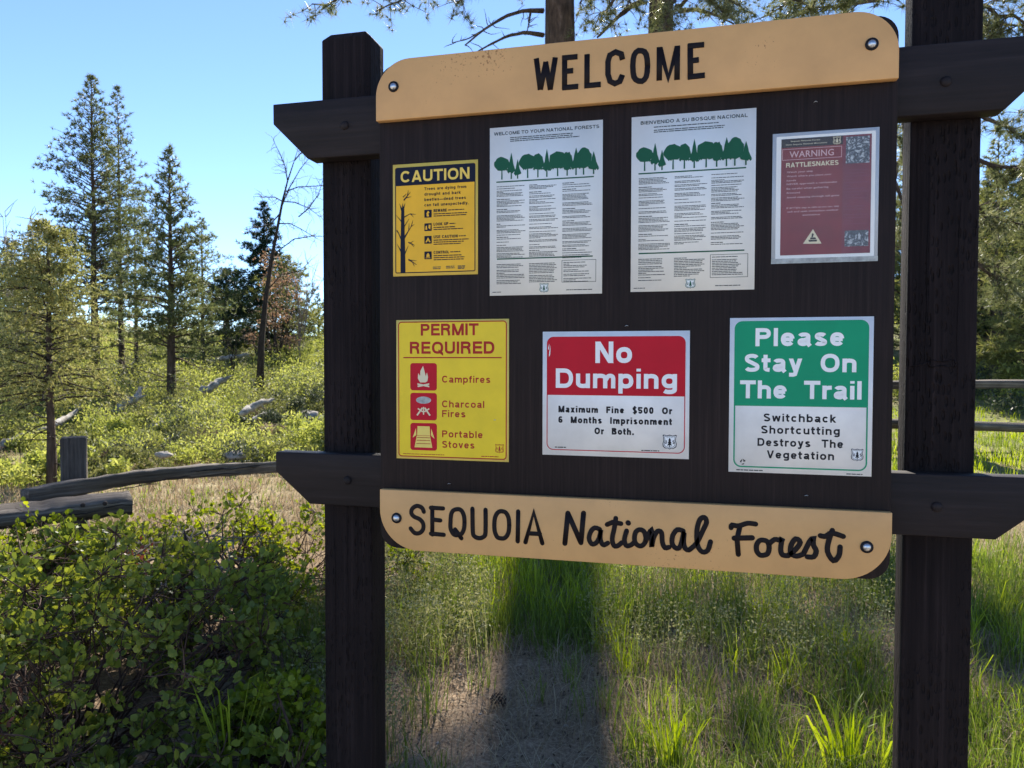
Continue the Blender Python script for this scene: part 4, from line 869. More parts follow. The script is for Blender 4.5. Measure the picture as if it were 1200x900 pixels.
big_pine('ponderosa_pine', 'large pine whose straight trunk rises behind the word welcome with arched dead branches', 657, D, .92, 27,
    [[(650, -60, D), (590, -95, D - .6), (520, -40, D - 1), (470, 2, D - 1.3), (440, 12, D - 1.5)], [(648, -130, D), (560, -110, D - .8), (450, -30, D - 1.6), (395, -2, D - 2), (365, 8, D - 2.2)], [(650, -90, D), (600, -60, D - 1.5), (560, -15, D - 2), (535, 5, D - 2.2)],
     [(668, -80, D), (720, -50, D - .5), (745, -18, D - .8), (735, 8, D - 1)], [(650, -180, D), (540, -150, D - 1), (420, -90, D - 2), (330, -40, D - 2.6)]] + [[(650, y0 - 20, D), (610, y0 - 30, D + dd), (606 - (k % 5) * 3, y0 - 12, D + dd * 1.6), (594 - (k % 5) * 5, y0 - 4, D + dd * 2)] for k, (y0, dd) in enumerate(((-24, .3), (-30, -.5), (-34, .8), (-40, -.2), (-44, 1.2), (-50, -.9), (-54, .5), (-60, -.4), (-66, 1), (-72, 0), (-80, .4), (-90, .6), (-75, -.4), (-120, .9), (-105, -.9), (-150, .3), (-140, 1.4), (-185, -.6), (-210, .8)))],  # the looped limbs are added above the view to shade the soil below
    26, 13.5, 4.4, 1, dens=1.5, dead=[([(637, 13, D - .4), (615, 12, D - .6), (590, 20, D - .9), (565, 36, D - 1.2), (545, 53, D - 1.4)], .055), ([(637, 41, D - .4), (615, 38, D - .7), (595, 42, D - 1), (575, 52, D - 1.2), (560, 60, D - 1.3)], .05), ([(622, 12, D - .5), (620, 26, D - .6), (617, 40, D - .7)], .03), ([(600, 16, D - .7), (575, 30, D - 1), (548, 46, D - 1.2), (530, 50, D - 1.4)], .025)])
big_pine('ponderosa_pine', 'second large pine with a dark crooked limb, its trunk beside the last letters of welcome', 774, D + .6, .86, 25,
    [[(760, -45, D), (725, -40, D - .6), (695, -14, D - 1), (682, 6, D - 1.2)], [(785, -35, D), (810, -32, D + .6), (838, -8, D + 1), (852, 6, D + 1)], [(790, -70, D), (860, -60, D + .8), (930, -30, D + 1.2), (990, -6, D + 1)], [(790, -40, D), (830, -25, D - .6), (860, 2, D - 1), (885, 18, D - 1.2)], [(795, -60, D), (850, -40, D - 1), (910, -12, D - 1.5), (950, 10, D - 1.8)], [(765, -50, D), (740, -35, D - .8), (715, 5, D - 1.2), (700, 26, D - 1.4)], [(790, 5, D), (815, -2, D - .8), (835, 4, D - 1.2), (850, 16, D - 1.3)], [(780, -10, D), (790, 0, D - 1), (786, 14, D - 1.4), (778, 28, D - 1.6)]],
    26, 13, 4.2, 2, dens=1.5, dead=[([(752, 2, D), (738, 8, D - .3), (722, 22, D - .6), (708, 36, D - .8), (700, 44, D - .9)], .075), ([(796, 13, D), (815, 11, D - .3), (835, 16, D - .6), (860, 28, D - .9)], .06)])
D = 13
big_pine('ponderosa_pine', 'pine with long shaggy needle boughs around the nearer dark post', 1078, D, .52, 20,
    [[(1090, -20, D), (1140, 5, D - .8), (1180, 18, D - 1.2), (1215, 26, D - 1.4)], [(1085, 10, D), (1130, 35, D - .5), (1170, 30, D - 1), (1205, 28, D - 1.2)], [(1070, -40, D), (1010, -40, D - .6), (960, -8, D - 1), (905, 14, D - 1.2)], [(1070, -10, D), (1030, -5, D - .6), (985, 6, D - 1), (950, 12, D - 1)], [(1090, 120, D), (1150, 135, D - .6), (1185, 150, D - 1), (1230, 170, D - 1.3)],
     [(1090, 170, D), (1150, 190, D - .6), (1180, 196, D - .9), (1210, 200, D - 1)], [(1090, 210, D), (1130, 240, D - .2), (1165, 250, D - .4), (1190, 262, D - .6)], [(1090, -90, D), (1150, -60, D - .8), (1200, -30, D - 1.3), (1260, 0, D - 1.7)], [(1060, 60, D), (1050, 90, D - .5), (1058, 130, D - .8), (1062, 170, D - 1)], [(1060, 180, D), (1048, 210, D - .4), (1058, 250, D - .6), (1060, 300, D - .8)], [(1090, 270, D), (1135, 300, D - .1), (1160, 320, D - .2), (1185, 338, D - .4)]],
    30, 8.5, 3.2, 3, K=24, dens=1.8)
# the wood beyond the clearing: each tree a thing, a few kinds repeated
for lab, px, D, py, r_ in (('pale open pine filling the gap right beside the nearer dark post', 1165, 22, 150, 2.4), ('light grey-green pine behind the fence rails, lower than its neighbours', 1212, 19, 255, 1.8), ('tall airy pine far behind the pale rail fence', 1240, 27, 95, 3.0), ('slim pale pine seen through the slot between board and nearer post', 1062, 25, 120, 1.8)):
    x, y = at(px, D); conifer('pine_tree', lab, x, y, htop(px, py, D), r_, .08, .22, 'needle_y', nl=120, tw=10, prof=1.0, K=9, L=.2, w_=.03)
protos = []
for k, (lab, mt_, r_, h_, nl_) in enumerate((('dark green forest tree of the wood beyond the clearing', 'needle_d', 2.2, 10, 130), ('mid green forest tree of the wood beyond the clearing', 'needle', 2.6, 11.5, 120), ('pale green bushy forest tree of the wood beyond the clearing', 'needle_y', 2.4, 8.5, 120))):
    x, y = at((1152, 1225, 1188)[k], (24, 27, 38)[k]); z0 = float(H(x, y))
    protos.append(conifer('forest_tree', lab, x, y, z0 + h_ * .6, r_ * .72, .05, .35, mt_, nl=nl_, tw=9, K=10, L=.27, w_=.05, prof=.95, group='trees of the wood beyond the clearing'))
k = 0
for px in list(range(520, 1700, 95)):
    for D in ((44,) if px < 960 else (30, 44, 54)):
        px_ = px + rng.uniform(-30, 30) + (20 if D == 40 else 0); D_ = D + rng.uniform(-3, 3); x, y = at(px_, D_)
        c = copy_tree(protos[int(rng.integers(0, 3))]); s = rng.uniform(.75, 1.35) * (1.25 if D > 35 else 1)
        s *= 1.5
        if px_ < 640: s *= .55
        elif 1050 < px_ < 1420: s *= .62
        c.location = (x, y, float(H(x, y))); c.scale = (s, s, s); c.rotation_euler = (0, 0, rng.uniform(0, 6.28)); k += 1
for px in (-520, -430, -350):
    D_ = rng.uniform(26, 36); x, y = at(px, D_); c = copy_tree(protos[int(rng.integers(0, 3))]); s = rng.uniform(.9, 1.4); c.location = (x, y, float(H(x, y))); c.scale = (s, s, s); c.rotation_euler = (0, 0, rng.uniform(0, 6.28))

# ------------------------------------------------------------------ fences
def rail(P0, P1, th, name, mat, parent, n=14, bow=0.0, tilt=0.0, seed=0):
    """a split rail: rough squared timber between two points"""
    P0, P1 = np.array(P0, float), np.array(P1, float); ax = unit(P1 - P0); side = unit(np.cross(ax, [0, 0, 1.0])); up = np.cross(side, ax)
    b = MB(); V = []; r_ = np.random.default_rng(seed)
    base = r_.uniform(.42, .58, (8, 1)) * [1.0]; an = np.array([36, 46, 132, 142, 218, 228, 312, 322]) * np.pi / 180
    wv = np.zeros(8); mid_ = (P0 + P1) / 2; Ln = np.linalg.norm(P1 - P0)
    for k in range(n + 1):
        f = k / n; c = np.array([Ln * (f - .5), 0, bow * math.sin(math.pi * f) + r_.normal() * th * .02 + (.02 * math.sin(f * 5) if bow else 0)])
        wv = .8 * wv + .045 * r_.standard_normal(8); sc = th * (1 + wv) * (base[:, 0] / .5) * .6
        V += [c + np.array([0, math.cos(a + tilt) * s, math.sin(a + tilt) * s]) for a, s in zip(an, sc)]
    i = np.arange(n)[:, None] * 8; j = np.arange(8)[None, :]; b.add(V, np.stack([i + j, i + (j + 1) % 8, i + 8 + (j + 1) % 8, i + 8 + j], -1).reshape(-1, 4))
    b.f.append(np.array([list(range(8))[::-1]])); b.f.append(np.array([list(range(8))]) + n * 8)
    b.f = [f_[:, ::-1] for f_ in b.f]; o = b.part(name, mat, parent, origin=(0, 0, 0)); o['_o'] = tuple(float(q) for q in parent['_o']); M4 = Matrix.Identity(4); po_ = parent['_o']
    for r3 in range(3): M4[r3][0] = ax[r3]; M4[r3][1] = -side[r3]; M4[r3][2] = up[r3]; M4[r3][3] = mid_[r3] - po_[r3]
    o.matrix_local = M4; return o
q = G(85, 5.3); f1 = thing('rail_fence', 'weathered grey split rail fence among the glossy bushes', 'fence', q)
b = MB(); V = []
for z, s in ((-.3, 1), (htop(85, 512, 5.3) - .012, 1), (htop(85, 512, 5.3), .9)):
    for a, c in ((-1, -1), (1, -1), (1, 1), (-1, 1)): V.append((q[0] + a * .082 * s * math.cos(.72) - c * .075 * s * math.sin(.72), q[1] + a * .082 * s * math.sin(.72) + c * .075 * s * math.cos(.72), z))
b.add(V, [(0, 3, 2, 1), (8, 9, 10, 11)] + [(k + q_, k + (q_ + 1) % 4, k + 4 + (q_ + 1) % 4, k + 4 + q_) for k in (0, 4) for q_ in range(4)]); po = b.part('post', 'railv', f1); bevel(po, .008, 2)
ra = rail(PX(29, 582, 4.75), PX(352, 542, 6.9), .112, 'rail', 'rail', f1, 34, .022, .1, 3)
rb = rail(PX(-120, 620, 4.2), PX(153, 590, 5.0), .122, 'rail', 'rail', f1, 26, .0, .3, 8)
for rl, n_, hw, ln_ in ((ra, 7, .052, 1.1), (rb, 6, .056, .5)):
    for k in range(n_):
        x0 = rng.uniform(-ln_, ln_ * .6); zc = rng.uniform(-.04, .04); cb_ = MB(); pts = [(x0 + j * .055, -hw - .004, zc + .003 * rng.standard_normal() + .02 * math.sin(math.pi * ((x0 + j * .055) / 2.6 + .5)) * (rl is ra)) for j in range(8)]
        cb_.tube(pts, [.0005] + [.0035] * 6 + [.0005], 4); o = cb_.part('crack', 'black', rl, origin=(0, 0, 0))
for px, py in ((97, 592), (123, 590)):
    b = MB(); c = PX(px, py, 4.78); b.tube([c, c + (CAM - c) * .008], [.016, .014], 8); b.part('bolt', 'darkbark', f1)
f2 = thing('rail_fence', 'pale two rail fence crossing the sunny grass beyond the nearer dark post', 'fence', G(1120, 13.5))
rail(PX(860, 452, 13.9), PX(1420, 449, 12.8), .15, 'rail', 'rail', f2, 16, 0, .2, 5); rail(PX(860, 491, 13.9), PX(1420, 507, 12.8), .15, 'rail', 'rail', f2, 16, 0, .5, 6)
for px in (905, 1108, 1330):
    c = G(px, 13.7 - (px - 905) / 425 * .8); b = MB(); b.tube([c - [0, 0, .3], c + [0, 0, .6], c + [0, 0, 1.32]], [.1, .095, .09], 7, wob=.05); b.part('post', 'railv', f2)

def log(label, p0, p1, r0, r1, seed=0, mat='deadwood', name='fallen_log'):
    p0, p1 = np.array(p0) - [0, 0, .04], np.array(p1) - [0, 0, .02]; n = 9; pts = [p0 + (p1 - p0) * k / n + rng.standard_normal(3) * r0 * .16 for k in range(n + 1)]
    t = thing(name, label, 'log', p0); b = MB(); b.tube(pts, np.linspace(r0, r1, n + 1) * np.array([.30, .44, .5, .5, .52, .48, .46, .40, .30, .12]), 8, wob=.13); b.part('trunk', mat, t)
    s = MB()
    for k in range(1):
        e = pts[rng.integers(3, n)]; s.tube(curve(e, unit(rng.standard_normal(3) * .6 + unit(p1 - p0)), r0 * 1.3, 3, wob=.2), [r1 * .2, r1 * .3, r1 * .2, r1 * .05], 5)
    s.part('branch_stub', mat, t); return t
SPOTS0 = []
def lg(label, px0, py0, px1, py1, D, r0, r1): SPOTS0.append(at((px0 + px1) / 2, D - .6)); log(label, PX(px0, py0, D), PX(px1, py1, D + .8), r0, r1)
lg('short bleached log standing out in the yellow scrub between the two dark trunks', 132, 482, 170, 453, 16, .22, .15)
lg('long pale pole lying high on the slope toward the skyline', 250, 421, 296, 414, 30, .2, .14)
lg('small bleached log end poking from scrub below the straight dark pine', 176, 500, 196, 489, 15, .12, .09)
lg('twin pale log lying close under the split one by the dark hollow', 292, 492, 318, 479, 15.5, .12, .08)
lg('long bleached log crossing behind the thin cedar trunk', 2, 522, 56, 498, 12.5, .18, .14)
lg('slim bleached log slanting upward beside the cedar trunk', 60, 496, 92, 479, 12.5, .13, .08)
lg('grey fallen log lying below the leaning bare tree', 236, 456, 270, 440, 18, .22, .15)
lg('pair-like split pale log beside the dark hollow in the scrub', 282, 482, 320, 466, 14, .17, .11)
lg('weathered pole lying in the trees above the pale rail fence', 1162, 373, 1260, 374, 30, .24, .2)
for lab, px, py, D, s in (('flat pale boulder just beyond the upper rail, below the brown twiggy shrub', 275, 534, 10.5, .17), ('small pale boulder beyond the upper rail in the yellow scrub', 192, 533, 10, .12), ('grey boulder in the dark scrub near the dark post', 361, 487, 16, .28)):
    c = PX(px, py, D); b = MB(); n1, n2 = 8, 12; V = []
    for i in range(n1 + 1):
        for j in range(n2):
            a, e = 2 * math.pi * j / n2, math.pi * i / n1; k = 1 + .16 * math.sin(3 * a + i) + .08 * rng.standard_normal(); V.append(c + [s * k * math.cos(a) * math.sin(e), s * .7 * k * math.sin(a) * math.sin(e), s * .38 * math.cos(e) * k])
    b.add(V, [(i * n2 + j, i * n2 + (j + 1) % n2, (i + 1) * n2 + (j + 1) % n2, (i + 1) * n2 + j) for i in range(n1) for j in range(n2)]); o = b.part('boulder', 'stone', origin=tuple(c)); tag(o, lab, 'rock')

# ------------------------------------------------------------------ scrub on the hill
def mound(cols, x, y, r, h, n, L=.10, w_=.035, up=.9):
    z0 = float(H(x, y)); lum = rng.integers(3, 7); out = []
    for k in range(lum):
        a = rng.uniform(0, 6.28); q = rng.uniform(0, .6) * r; c = np.array([x + q * math.cos(a), y + q * math.sin(a), z0 + h * rng.uniform(.15, .5)]); m_ = n // lum
        v = unit(rng.standard_normal((m_, 3)) + [0, 0, .3]) * rng.uniform(.3, 1.1, (m_, 1)) * [r * .55, r * .55, h * .55] + c; out.append(v[v[:, 2] > z0])
    cols.append((np.concatenate(out), L, w_, up))
groups = {'scrub': [], 'scrub_o': [], 'scrub_d': [], 'scrub_b': []}
kk = list(groups)
SPOTS = SPOTS0 + [at(*q) for q in ((352, 19), (312, 15), (338, 16), (385, 13), (282, 22), (203, 19.5), (360, 17.5), (330, 15.5), (300, 13.5), (340, 14.5))]
for i in range(820):
    D = 10.3 + 39 * rng.uniform(0, 1) ** 1.25; px = rng.uniform(-330, 480); x, y = at(px, D)
    if min(math.hypot(x - a, y - b_) for a, b_ in SPOTS) < .8: continue
    pr = [.56, .28, .10, .06] if D > 17 else [.5, .33, .04, .13]
    g_ = kk[int(rng.choice(4, p=pr))]; s = rng.uniform(.6, 1.35) * (.5 if D < 13 else .7 if D < 17 else 1)
    mound(groups[g_], x, y, s * .95, s * 1.05, int(620 * (1 if D < 28 else .6)), L=.04 + D * .0026, w_=.012 + D * .0009)
for i in range(150):
    D = rng.uniform(17, 46); px = rng.uniform(850, 1600); x, y = at(px, D); mound(groups[kk[int(rng.choice(3, p=[.5, .35, .15]))]], x, y, rng.uniform(.7, 1.4), rng.uniform(.6, 1.5), 420, L=.13, w_=.05)
for nm, lab, mt_ in (('hillside_scrub', 'yellow-green spring scrub covering the hill', 'scrub'), ('hillside_scrub', 'olive green scrub scattered over the hill', 'scrub_o'), ('hillside_scrub', 'dark grey-green scrub in patches on the hill', 'scrub_d'), ('hillside_scrub', 'brown leafless scrub between the green on the hill', 'scrub_b')):
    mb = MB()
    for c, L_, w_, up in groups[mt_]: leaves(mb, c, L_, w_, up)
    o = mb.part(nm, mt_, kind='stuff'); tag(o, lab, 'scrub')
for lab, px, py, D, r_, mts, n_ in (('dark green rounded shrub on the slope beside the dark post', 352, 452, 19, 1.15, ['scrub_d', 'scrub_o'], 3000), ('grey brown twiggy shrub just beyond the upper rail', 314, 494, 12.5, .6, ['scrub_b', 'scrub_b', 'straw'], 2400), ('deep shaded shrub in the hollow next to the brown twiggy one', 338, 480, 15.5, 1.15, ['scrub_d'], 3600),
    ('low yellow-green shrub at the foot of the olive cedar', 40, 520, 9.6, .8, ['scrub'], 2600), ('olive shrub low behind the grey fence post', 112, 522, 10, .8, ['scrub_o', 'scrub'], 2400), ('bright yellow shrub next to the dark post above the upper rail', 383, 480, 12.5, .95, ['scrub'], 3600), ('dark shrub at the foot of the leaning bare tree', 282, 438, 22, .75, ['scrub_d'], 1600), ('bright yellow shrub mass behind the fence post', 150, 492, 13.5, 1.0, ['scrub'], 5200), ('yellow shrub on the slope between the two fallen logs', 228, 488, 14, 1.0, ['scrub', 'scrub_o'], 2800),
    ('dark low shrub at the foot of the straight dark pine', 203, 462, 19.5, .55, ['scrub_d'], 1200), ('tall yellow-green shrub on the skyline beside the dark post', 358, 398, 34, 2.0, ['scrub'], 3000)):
    x, y = at(px, D); bushy('shrub', lab, x, y, htop(px, py, D), r_, mts, int(n_ * 1.6), .085, .028, None, 7, .1, .8)

# ------------------------------------------------------------------ manzanita by the fence
def manz_leaf(th=0):
    me = MB(); a = np.linspace(0, 2 * np.pi, 9)[:-1]; V = [(math.cos(k) * .5 * (1 - .12 * math.cos(k)), math.sin(k) * .36, .07 * abs(math.sin(k))) for k in a]
    me.add([(0, 0, 0)] + V, [(0, i + 1, (i + 1) % 8 + 1) for i in range(8)]); return me
def leaf_fan(mb, cen, d, s, L, W):
    """round-tipped folded leaves"""
    n = len(cen); nn = np.cross(d, s); fr = [(-.5, 0, 0), (-.18, .42, .10), (.22, .46, .12), (.5, .0, .0), (.22, -.46, .12), (-.18, -.42, .10)]
    V = np.stack([cen + d * (L * a)[:, None] + s * (W * b)[:, None] + nn * (W * c)[:, None] for a, b, c in fr], 1).reshape(-1, 3)
    k = (np.arange(n) * 6)[:, None]; b0 = mb.n; mb.v.append(V); mb.n += len(V); mb.f.append(np.concatenate([k + [0, 1, 2, 3], k + [0, 3, 4, 5]]) + b0)
def manzanita(label, x, y, rx, ry, top, nlump, per, mat, L=.030, ind=260, lr=.16, low=.05, stems=16, zcap=None):
    z0 = float(H(x, y)); t = thing('manzanita_shrub', label, 'shrub', (x, y, z0)); lum = []
    for k in range(nlump):
        a = rng.uniform(0, 6.28); q = math.sqrt(rng.uniform(0, 1)); e = rng.uniform(low, 1) ** .8
        hh = (top - z0) * (1 - .45 * q ** 2); lum.append((x + rx * q * math.cos(a), y + ry * q * math.sin(a), z0 + max(.05, (hh - lr * .6) * e), lr * rng.uniform(.6, 1.25)))
    bm_ = MB()
    for k, q in enumerate(lum):
        e = np.array(q[:3]); fr = np.array([x + (q[0] - x) * rng.uniform(.0, .35), y + (q[1] - y) * rng.uniform(.0, .35), z0 - .03]); mid = (fr + e) / 2 + rng.standard_normal(3) * [.07, .07, .03] - [0, 0, .05]
        r0 = .013 if k < stems else .006; pts = [fr, (fr + mid) / 2 + rng.standard_normal(3) * .03, mid, (mid + e) / 2 + rng.standard_normal(3) * .03, e]; bm_.tube(pts, [r0, r0 * .85, r0 * .7, r0 * .5, r0 * .25], 5, caps=False)
        for j in range(7): bm_.tube(curve((mid + e) / 2 if j < 3 else e, unit(rng.standard_normal(3) + [0, 0, .6]), q[3] * 1.0, 3, wob=.25), [.0032, .0028, .002, .0015], 4, caps=False)
    bm_.part('stems', 'redbark', t)
    C_, D_, TWG = [], [], []
    for q in lum:
        nt_ = max(2, per // 8); tp = unit(rng.standard_normal((nt_, 3)) + [0, 0, .25]) * (q[3] * rng.uniform(.45, 1.2, (nt_, 1))); tp[:, 2] *= .85
        fr = rng.uniform(.45, 1.08, (nt_, 8, 1)); v = tp[:, None, :] * fr + rng.standard_normal((nt_, 8, 3)) * L * .42; C_.append(v.reshape(-1, 3) + q[:3]); D_.append(np.repeat(unit(tp) * .8, 8, 0))
        for e in tp: TWG.append((np.array(q[:3]), np.array(q[:3]) + e * .55 + rng.standard_normal(3) * .008, np.array(q[:3]) + e))
    C_ = np.concatenate(C_); D_ = np.concatenate(D_); ok = C_[:, 2] > z0 + .01; C_, D_ = C_[ok], D_[ok]; n = len(C_)
    d = unit(D_ + rng.standard_normal((n, 3)) * .45 + [0, 0, .55]); s = unit(np.cross(d, rng.standard_normal((n, 3)))); sz = L * rng.uniform(.5, 1.25, n)
    tm = MB()
    for a_, b_, c_ in TWG: tm.tube([a_, b_, c_], [.0026, .0018, .0012], 3, caps=False)
    tm.part('twigs', 'redbark', t, kind='stuff')
    near = np.argsort(np.linalg.norm(C_ - CAM, axis=1)); iv = near[:ind]; rest = near[ind:]
    mb = MB(); leaf_fan(mb, C_[rest], d[rest], s[rest], sz[rest], sz[rest] * .82); mb.part('foliage', mat, t, kind='stuff')
    if ind:
        lm = MB(); leaf_fan(lm, np.zeros((1, 3)), np.array([[1.0, 0, 0]]), np.array([[0, 1.0, 0]]), np.array([1.0]), np.array([.82])); me = lm.mesh('leaf', mat)
        for k in iv:
            o = bpy.data.objects.new('leaf', me); C.objects.link(o); o.parent = t; nn = np.cross(d[k], s[k]); mt_ = Matrix.Identity(4)
            for r_ in range(3): mt_[r_][0] = d[k][r_] * sz[k]; mt_[r_][1] = s[k][r_] * sz[k]; mt_[r_][2] = nn[r_] * sz[k]; mt_[r_][3] = C_[k][r_] - (x, y, z0)[r_]
            o.matrix_local = mt_
    return t
x, y = at(80, 3.05); manzanita('large dark glossy manzanita filling the near corner below the fence', x, y, 1.05, .75, 1.04, 120, 72, 'manz', .035, 290, .15)
x, y = at(215, 3.9); manzanita('dark manzanita in the middle of the thicket around the dead twigs', x, y, .75, .6, .68, 62, 72, 'manz', .035, 150, .14)
x, y = at(300, 5.0); manzanita('sunlit bright green manzanita spreading below the upper rail beside the dark post', x, y, 1.15, .75, htop(300, 574, 5.0), 90, 68, 'manz_y', .034, 120, .16)
x, y = at(-20, 4.4); manzanita('manzanita reaching up to the lower rail beside the fence post', x, y, 1.1, .55, htop(60, 592, 4.4), 75, 90, 'manz_y', .033, 60, .16)
x, y = at(120, 4.6); manzanita('leafy manzanita at the foot of the fence post', x, y, .55, .4, htop(120, 606, 4.6), 45, 90, 'manz', .033, 60, .14)
x, y = at(322, 2.75); manzanita('low yellow-green manzanita sprouting next to the dark post foot', x, y, .24, .22, .47, 30, 80, 'manz_y', .033, 200, .085)
x, y = at(150, 2.55); manzanita('low dark manzanita sprawling along the picture bottom', x, y, .8, .30, .38, 38, 62, 'manz', .034, 160, .13)
# dead twigs and stump within the thicket
c = G(205, 4.15); t = thing('brush_pile', 'heap of grey dead twigs lying inside the manzanita thicket', 'twigs', c); b = MB()
for k in range(190): p = c + np.array([rng.uniform(-.35, .4), rng.uniform(-.3, .3), rng.uniform(.15, .55)]); a = rng.uniform(0, 6.28); b.tube(curve(p, (math.cos(a), rng.uniform(-.5, .5), math.sin(a) * .7), rng.uniform(.08, .32), 5, wob=.4), np.linspace(.005, .0015, 6), 4, caps=False)
b.part('twigs', 'twig', t, kind='stuff')
b = MB(); b.tube([PX(170, 692, 4.0), PX(215, 680, 4.15), PX(262, 666, 4.3)], [.022, .03, .016], 7, wob=.15); b.part('dead_limb', 'deadwood', t)
c = G(213, 3.95); t = thing('burnt_stem', 'thin charred upright stem standing in the dead twigs', 'stump', c); b = MB(); b.tube([c, PX(212, 700, 3.95), PX(214, 668, 3.95), PX(218, 636, 3.95), PX(216, 622, 3.95)], [.03, .028, .018, .010, .004], 7, wob=.1); b.part('stem', 'darkbark', t)
b = MB(); c2 = PX(165, 648, 4.0); leaves(b, c2 + rng.standard_normal((40, 3)) * .05, .03, .02); c3 = PX(5, 845, 2.45); leaves(b, c3 + rng.standard_normal((40, 3)) * [.03, .03, .05], .03, .02); o = b.part('dead_leaves', 'redleaf', kind='stuff'); tag(o, 'dry red leaves caught in the manzanita', 'dead leaves')

# ------------------------------------------------------------------ grass
def vis_scatter(n, pxa, pxb, Da, Db, pw=1.0):
    D = Da + (Db - Da) * rng.uniform(0, 1, n) ** pw; px = rng.uniform(pxa, pxb, n); q = CAM + D[:, None] * (FW + RT * ((px - 600) / FPX)[:, None]); return q[:, 0], q[:, 1], px, D
def patch(x, y, f=1.0): return .5 + .25 * (np.sin(x * 2.1 * f + 1.3) * np.cos(y * 1.7 * f + .4) + np.sin(x * 4.7 * f + y * 3.1 * f) * .7 + np.sin(x * 1.1 * f - y * 2.3 * f + 2))
def base(x, y): return np.stack([x, y, H(x, y) - .01], -1)
def near_cover(n, pxa, pxb, Da, Db, dens, h0, h1, w_, mat_mb, lean=.5, cl=12, cr=.05, pw=.7):
    """tufts: blades gathered round common feet"""
    x, y, px, D = vis_scatter(n, pxa, pxb, Da, Db, pw); keep = rng.uniform(0, 1, n) < dens(px, D, x, y); x, y, D = x[keep], y[keep], D[keep]; m_ = len(x)
    sc = rng.uniform(.55, 1.15, m_); X_ = np.repeat(x, cl) + rng.standard_normal(m_ * cl) * cr; Y_ = np.repeat(y, cl) + rng.standard_normal(m_ * cl) * cr
    hh = np.repeat(sc, cl) * rng.uniform(h0, h1, m_ * cl); blades(mat_mb, base(X_, Y_), hh, w_ * rng.uniform(.6, 1.3, m_ * cl), rng.uniform(.05, lean, m_ * cl) * 1.2)
def bare_soil(px, D): return np.exp(-((px - 570) / 120) ** 2 - ((D - 2.8) / .62) ** 2)
gm, gb, st, wd = MB(), MB(), MB(), MB()
dg_ = lambda px, D, x, y: np.clip(patch(x, y) * 1.5 - .1, .12, 1) * (1 - .97 * bare_soil(px, D)) * (1 - .7 * smooth(360, 455, px) * (1 - smooth(455, 480, px)))
near_cover(2500, 330, 1500, 2.3, 4.6, dg_, .10, .27, .0042, gm, .55, 14, .035, .9)
near_cover(2900, 380, 1500, 4.2, 8.5, dg_, .14, .36, .0055, gm, .5, 14, .05, .9)
near_cover(130, 540, 705, 4.3, 6.6, lambda px, D, x, y: .9 + 0 * px, .22, .42, .006, gb, .55, 13, .07, 1)
near_cover(430, 700, 1500, 2.5, 6.0, lambda px, D, x, y: np.clip(patch(x, y, 1.7) * 1.9 - .7, 0, 1), .14, .34, .006, gb, .6, 12, .03, .9)
near_cover(2600, 380, 1800, 8, 17, lambda px, D, x, y: .35 + patch(x, y) * .6, .10, .30, .010, gm, .5, 12, .10, 1)
near_cover(2600, 900, 1800, 8, 24, lambda px, D, x, y: .8 + 0 * px, .10, .25, .014, gb, .5, 12, .12, 1)
near_cover(2600, -400, 480, 6.5, 14, lambda px, D, x, y: .35 + 0 * px, .05, .16, .010, gm, .6, 10, .08, 1)
near_cover(3400, -400, 480, 6.0, 14, lambda px, D, x, y: .9 + 0 * px, .05, .18, .010, st, .9, 10, .10, 1)
near_cover(4200, 330, 1500, 2.3, 9, lambda px, D, x, y: .9 * (1 - .6 * bare_soil(px, D)), .05, .22, .0035, st, 1.3, 10, .06, .8)
# flat litter of straw on the soil
x, y, px, D = vis_scatter(15000, 380, 1500, 2.2, 7.5, .8); n = len(x); a = rng.uniform(0, 6.28, n); d = np.stack([np.cos(a), np.sin(a), rng.uniform(-.05, .15, n)], -1); s = np.stack([-np.sin(a), np.cos(a), 0 * a], -1) * .0016; L_ = rng.uniform(.03, .14, n)[:, None]; c = np.stack([x, y, H(x, y) + rng.uniform(.003, .02, n)], -1)
st.quads(np.stack([c - s, c + s, c + s * .5 + d * L_, c - s * .5 + d * L_], 1))
# flowering weeds: wiry stems with small clustered heads
def weeds(n, pxa, pxb, Da, Db, h0, h1, heads=16, spread=.035):
    x, y, px, D = vis_scatter(n, pxa, pxb, Da, Db, 1); hh = rng.uniform(h0, h1, n); bs = base(x, y); tp = bs + np.stack([rng.normal(0, .04, n), rng.normal(0, .04, n), hh], -1)
    blades(wd, bs, hh, np.full(n, .004), rng.uniform(.0, .25, n)); k = heads; c = np.repeat(tp, k, 0) + rng.standard_normal((n * k, 3)) * [spread, spread, spread * .6]; leaves(wd, c, .016, .010, .1)
    k2 = 10; fr = rng.uniform(.2, .9, (n * k2, 1)); leaves(wd, np.repeat(bs, k2, 0) * (1 - fr) + np.repeat(tp, k2, 0) * fr + rng.standard_normal((n * k2, 3)) * .03, .04, .006, .6)
weeds(620, 430, 575, 3.7, 6.4, .16, .42); weeds(420, 690, 900, 3.6, 6.8, .15, .35); weeds(260, 900, 1070, 3.4, 5.8, .2, .38, 22, .05); weeds(120, 340, 460, 2.9, 4.5, .15, .35)
o = gm.part('grass', 'grass', kind='stuff'); tag(o, 'green meadow grass growing in tufts under the board', 'grass')
o = gb.part('grass', 'grass_b', kind='stuff'); tag(o, 'bright sunlit green grass in scattered tufts', 'grass')
o = st.part('dry_grass', 'straw', kind='stuff'); tag(o, 'dry straw coloured grass and litter on the ground', 'dry grass')
o = wd.part('weeds', 'weed', kind='stuff'); tag(o, 'pale feathery flowering weeds among the grass', 'weeds')
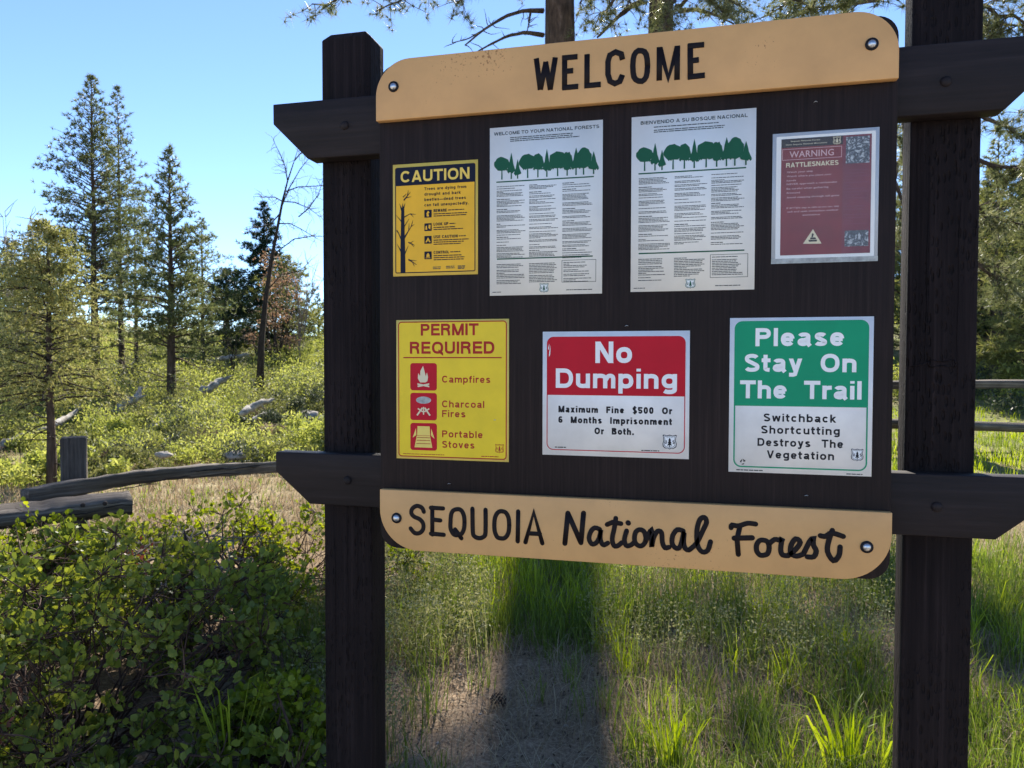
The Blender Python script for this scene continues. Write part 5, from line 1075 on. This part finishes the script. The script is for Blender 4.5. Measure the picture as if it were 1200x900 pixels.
def tuft(lab, px, D, n, h0, h1, w_, r_, mat='grass_b'):
    c = G(px, D); b = MB(); x = c[0] + rng.standard_normal(n) * r_; y = c[1] + rng.standard_normal(n) * r_; az = np.arctan2(y - c[1], x - c[0]) + rng.normal(0, .5, n)
    blades(b, base(x, y) - [0, 0, .01], rng.uniform(h0, h1, n), w_ * rng.uniform(.7, 1.2, n), rng.uniform(.1, .7, n), az); o = b.part('grass_tuft', mat, origin=tuple(c)); tag(o, lab, 'grass tuft', kind='stuff')
tuft('tall bright green blades growing up through the manzanita', 266, 2.6, 17, .35, .66, .008, .02)
tuft('broad glossy grass tuft in the sun near the foot of the nearer dark post', 1000, 2.75, 60, .16, .38, .012, .045)
tuft('upright bright tuft below the word forest on the lower banner', 790, 2.85, 50, .16, .32, .008, .05)
x, y, px, D = vis_scatter(9000, 380, 1500, 2.2, 6.0, .8); ch = MB(); leaves(ch, np.stack([x, y, H(x, y) + rng.uniform(.002, .02, len(x))], -1), .022, .009, 0)
o = ch.part('forest_litter', 'scrub_b', kind='stuff'); tag(o, 'brown bark chips and dead leaf bits on the soil', 'litter')
# stones, cones and chips
stm = MB()
x, y, px, D = vis_scatter(260, 400, 1300, 2.3, 6, .8)
for k in range(len(x)):
    s = rng.uniform(.004, .014); c = np.array([x[k], y[k], float(H(x[k], y[k])) + s * .2]); V = [c + s * np.array(v) * rng.uniform(.7, 1.3, 3) for v in ((1, 0, 0), (0, 1, 0), (-1, 0, 0), (0, -1, 0), (0, 0, .7), (0, 0, -.5))]; stm.add(V, [(0, 1, 4), (1, 2, 4), (2, 3, 4), (3, 0, 4), (1, 0, 5), (2, 1, 5), (3, 2, 5), (0, 3, 5)])
o = stm.part('pebbles', 'stone', kind='stuff'); tag(o, 'small pale stones scattered over the bare soil', 'pebbles')
for lab, px, D in (('brown pine cone lying on the bare soil under the board', 583, 3.35), ('dark pine cone half hidden in dry grass near the nearer dark post', 862, 2.95)):
    c = G(px, D) + [0, 0, .022]; b = MB()
    for i in range(9):
        for j in range(7):
            a = j * .9 + i * .45; u = (i - 4) / 4.5; r_ = .024 * math.sqrt(max(.05, 1 - u * u)); p = c + np.array([u * .035, r_ * math.cos(a), r_ * math.sin(a)]); q = p + np.array([.008, .012 * math.cos(a), .012 * math.sin(a)]); s = np.array([0, -math.sin(a), math.cos(a)]) * .006; b.quads([[p - s, p + s, q + s, q - s]])
    o = b.part('pine_cone', 'darkbark', origin=tuple(c)); tag(o, lab, 'pine cone')
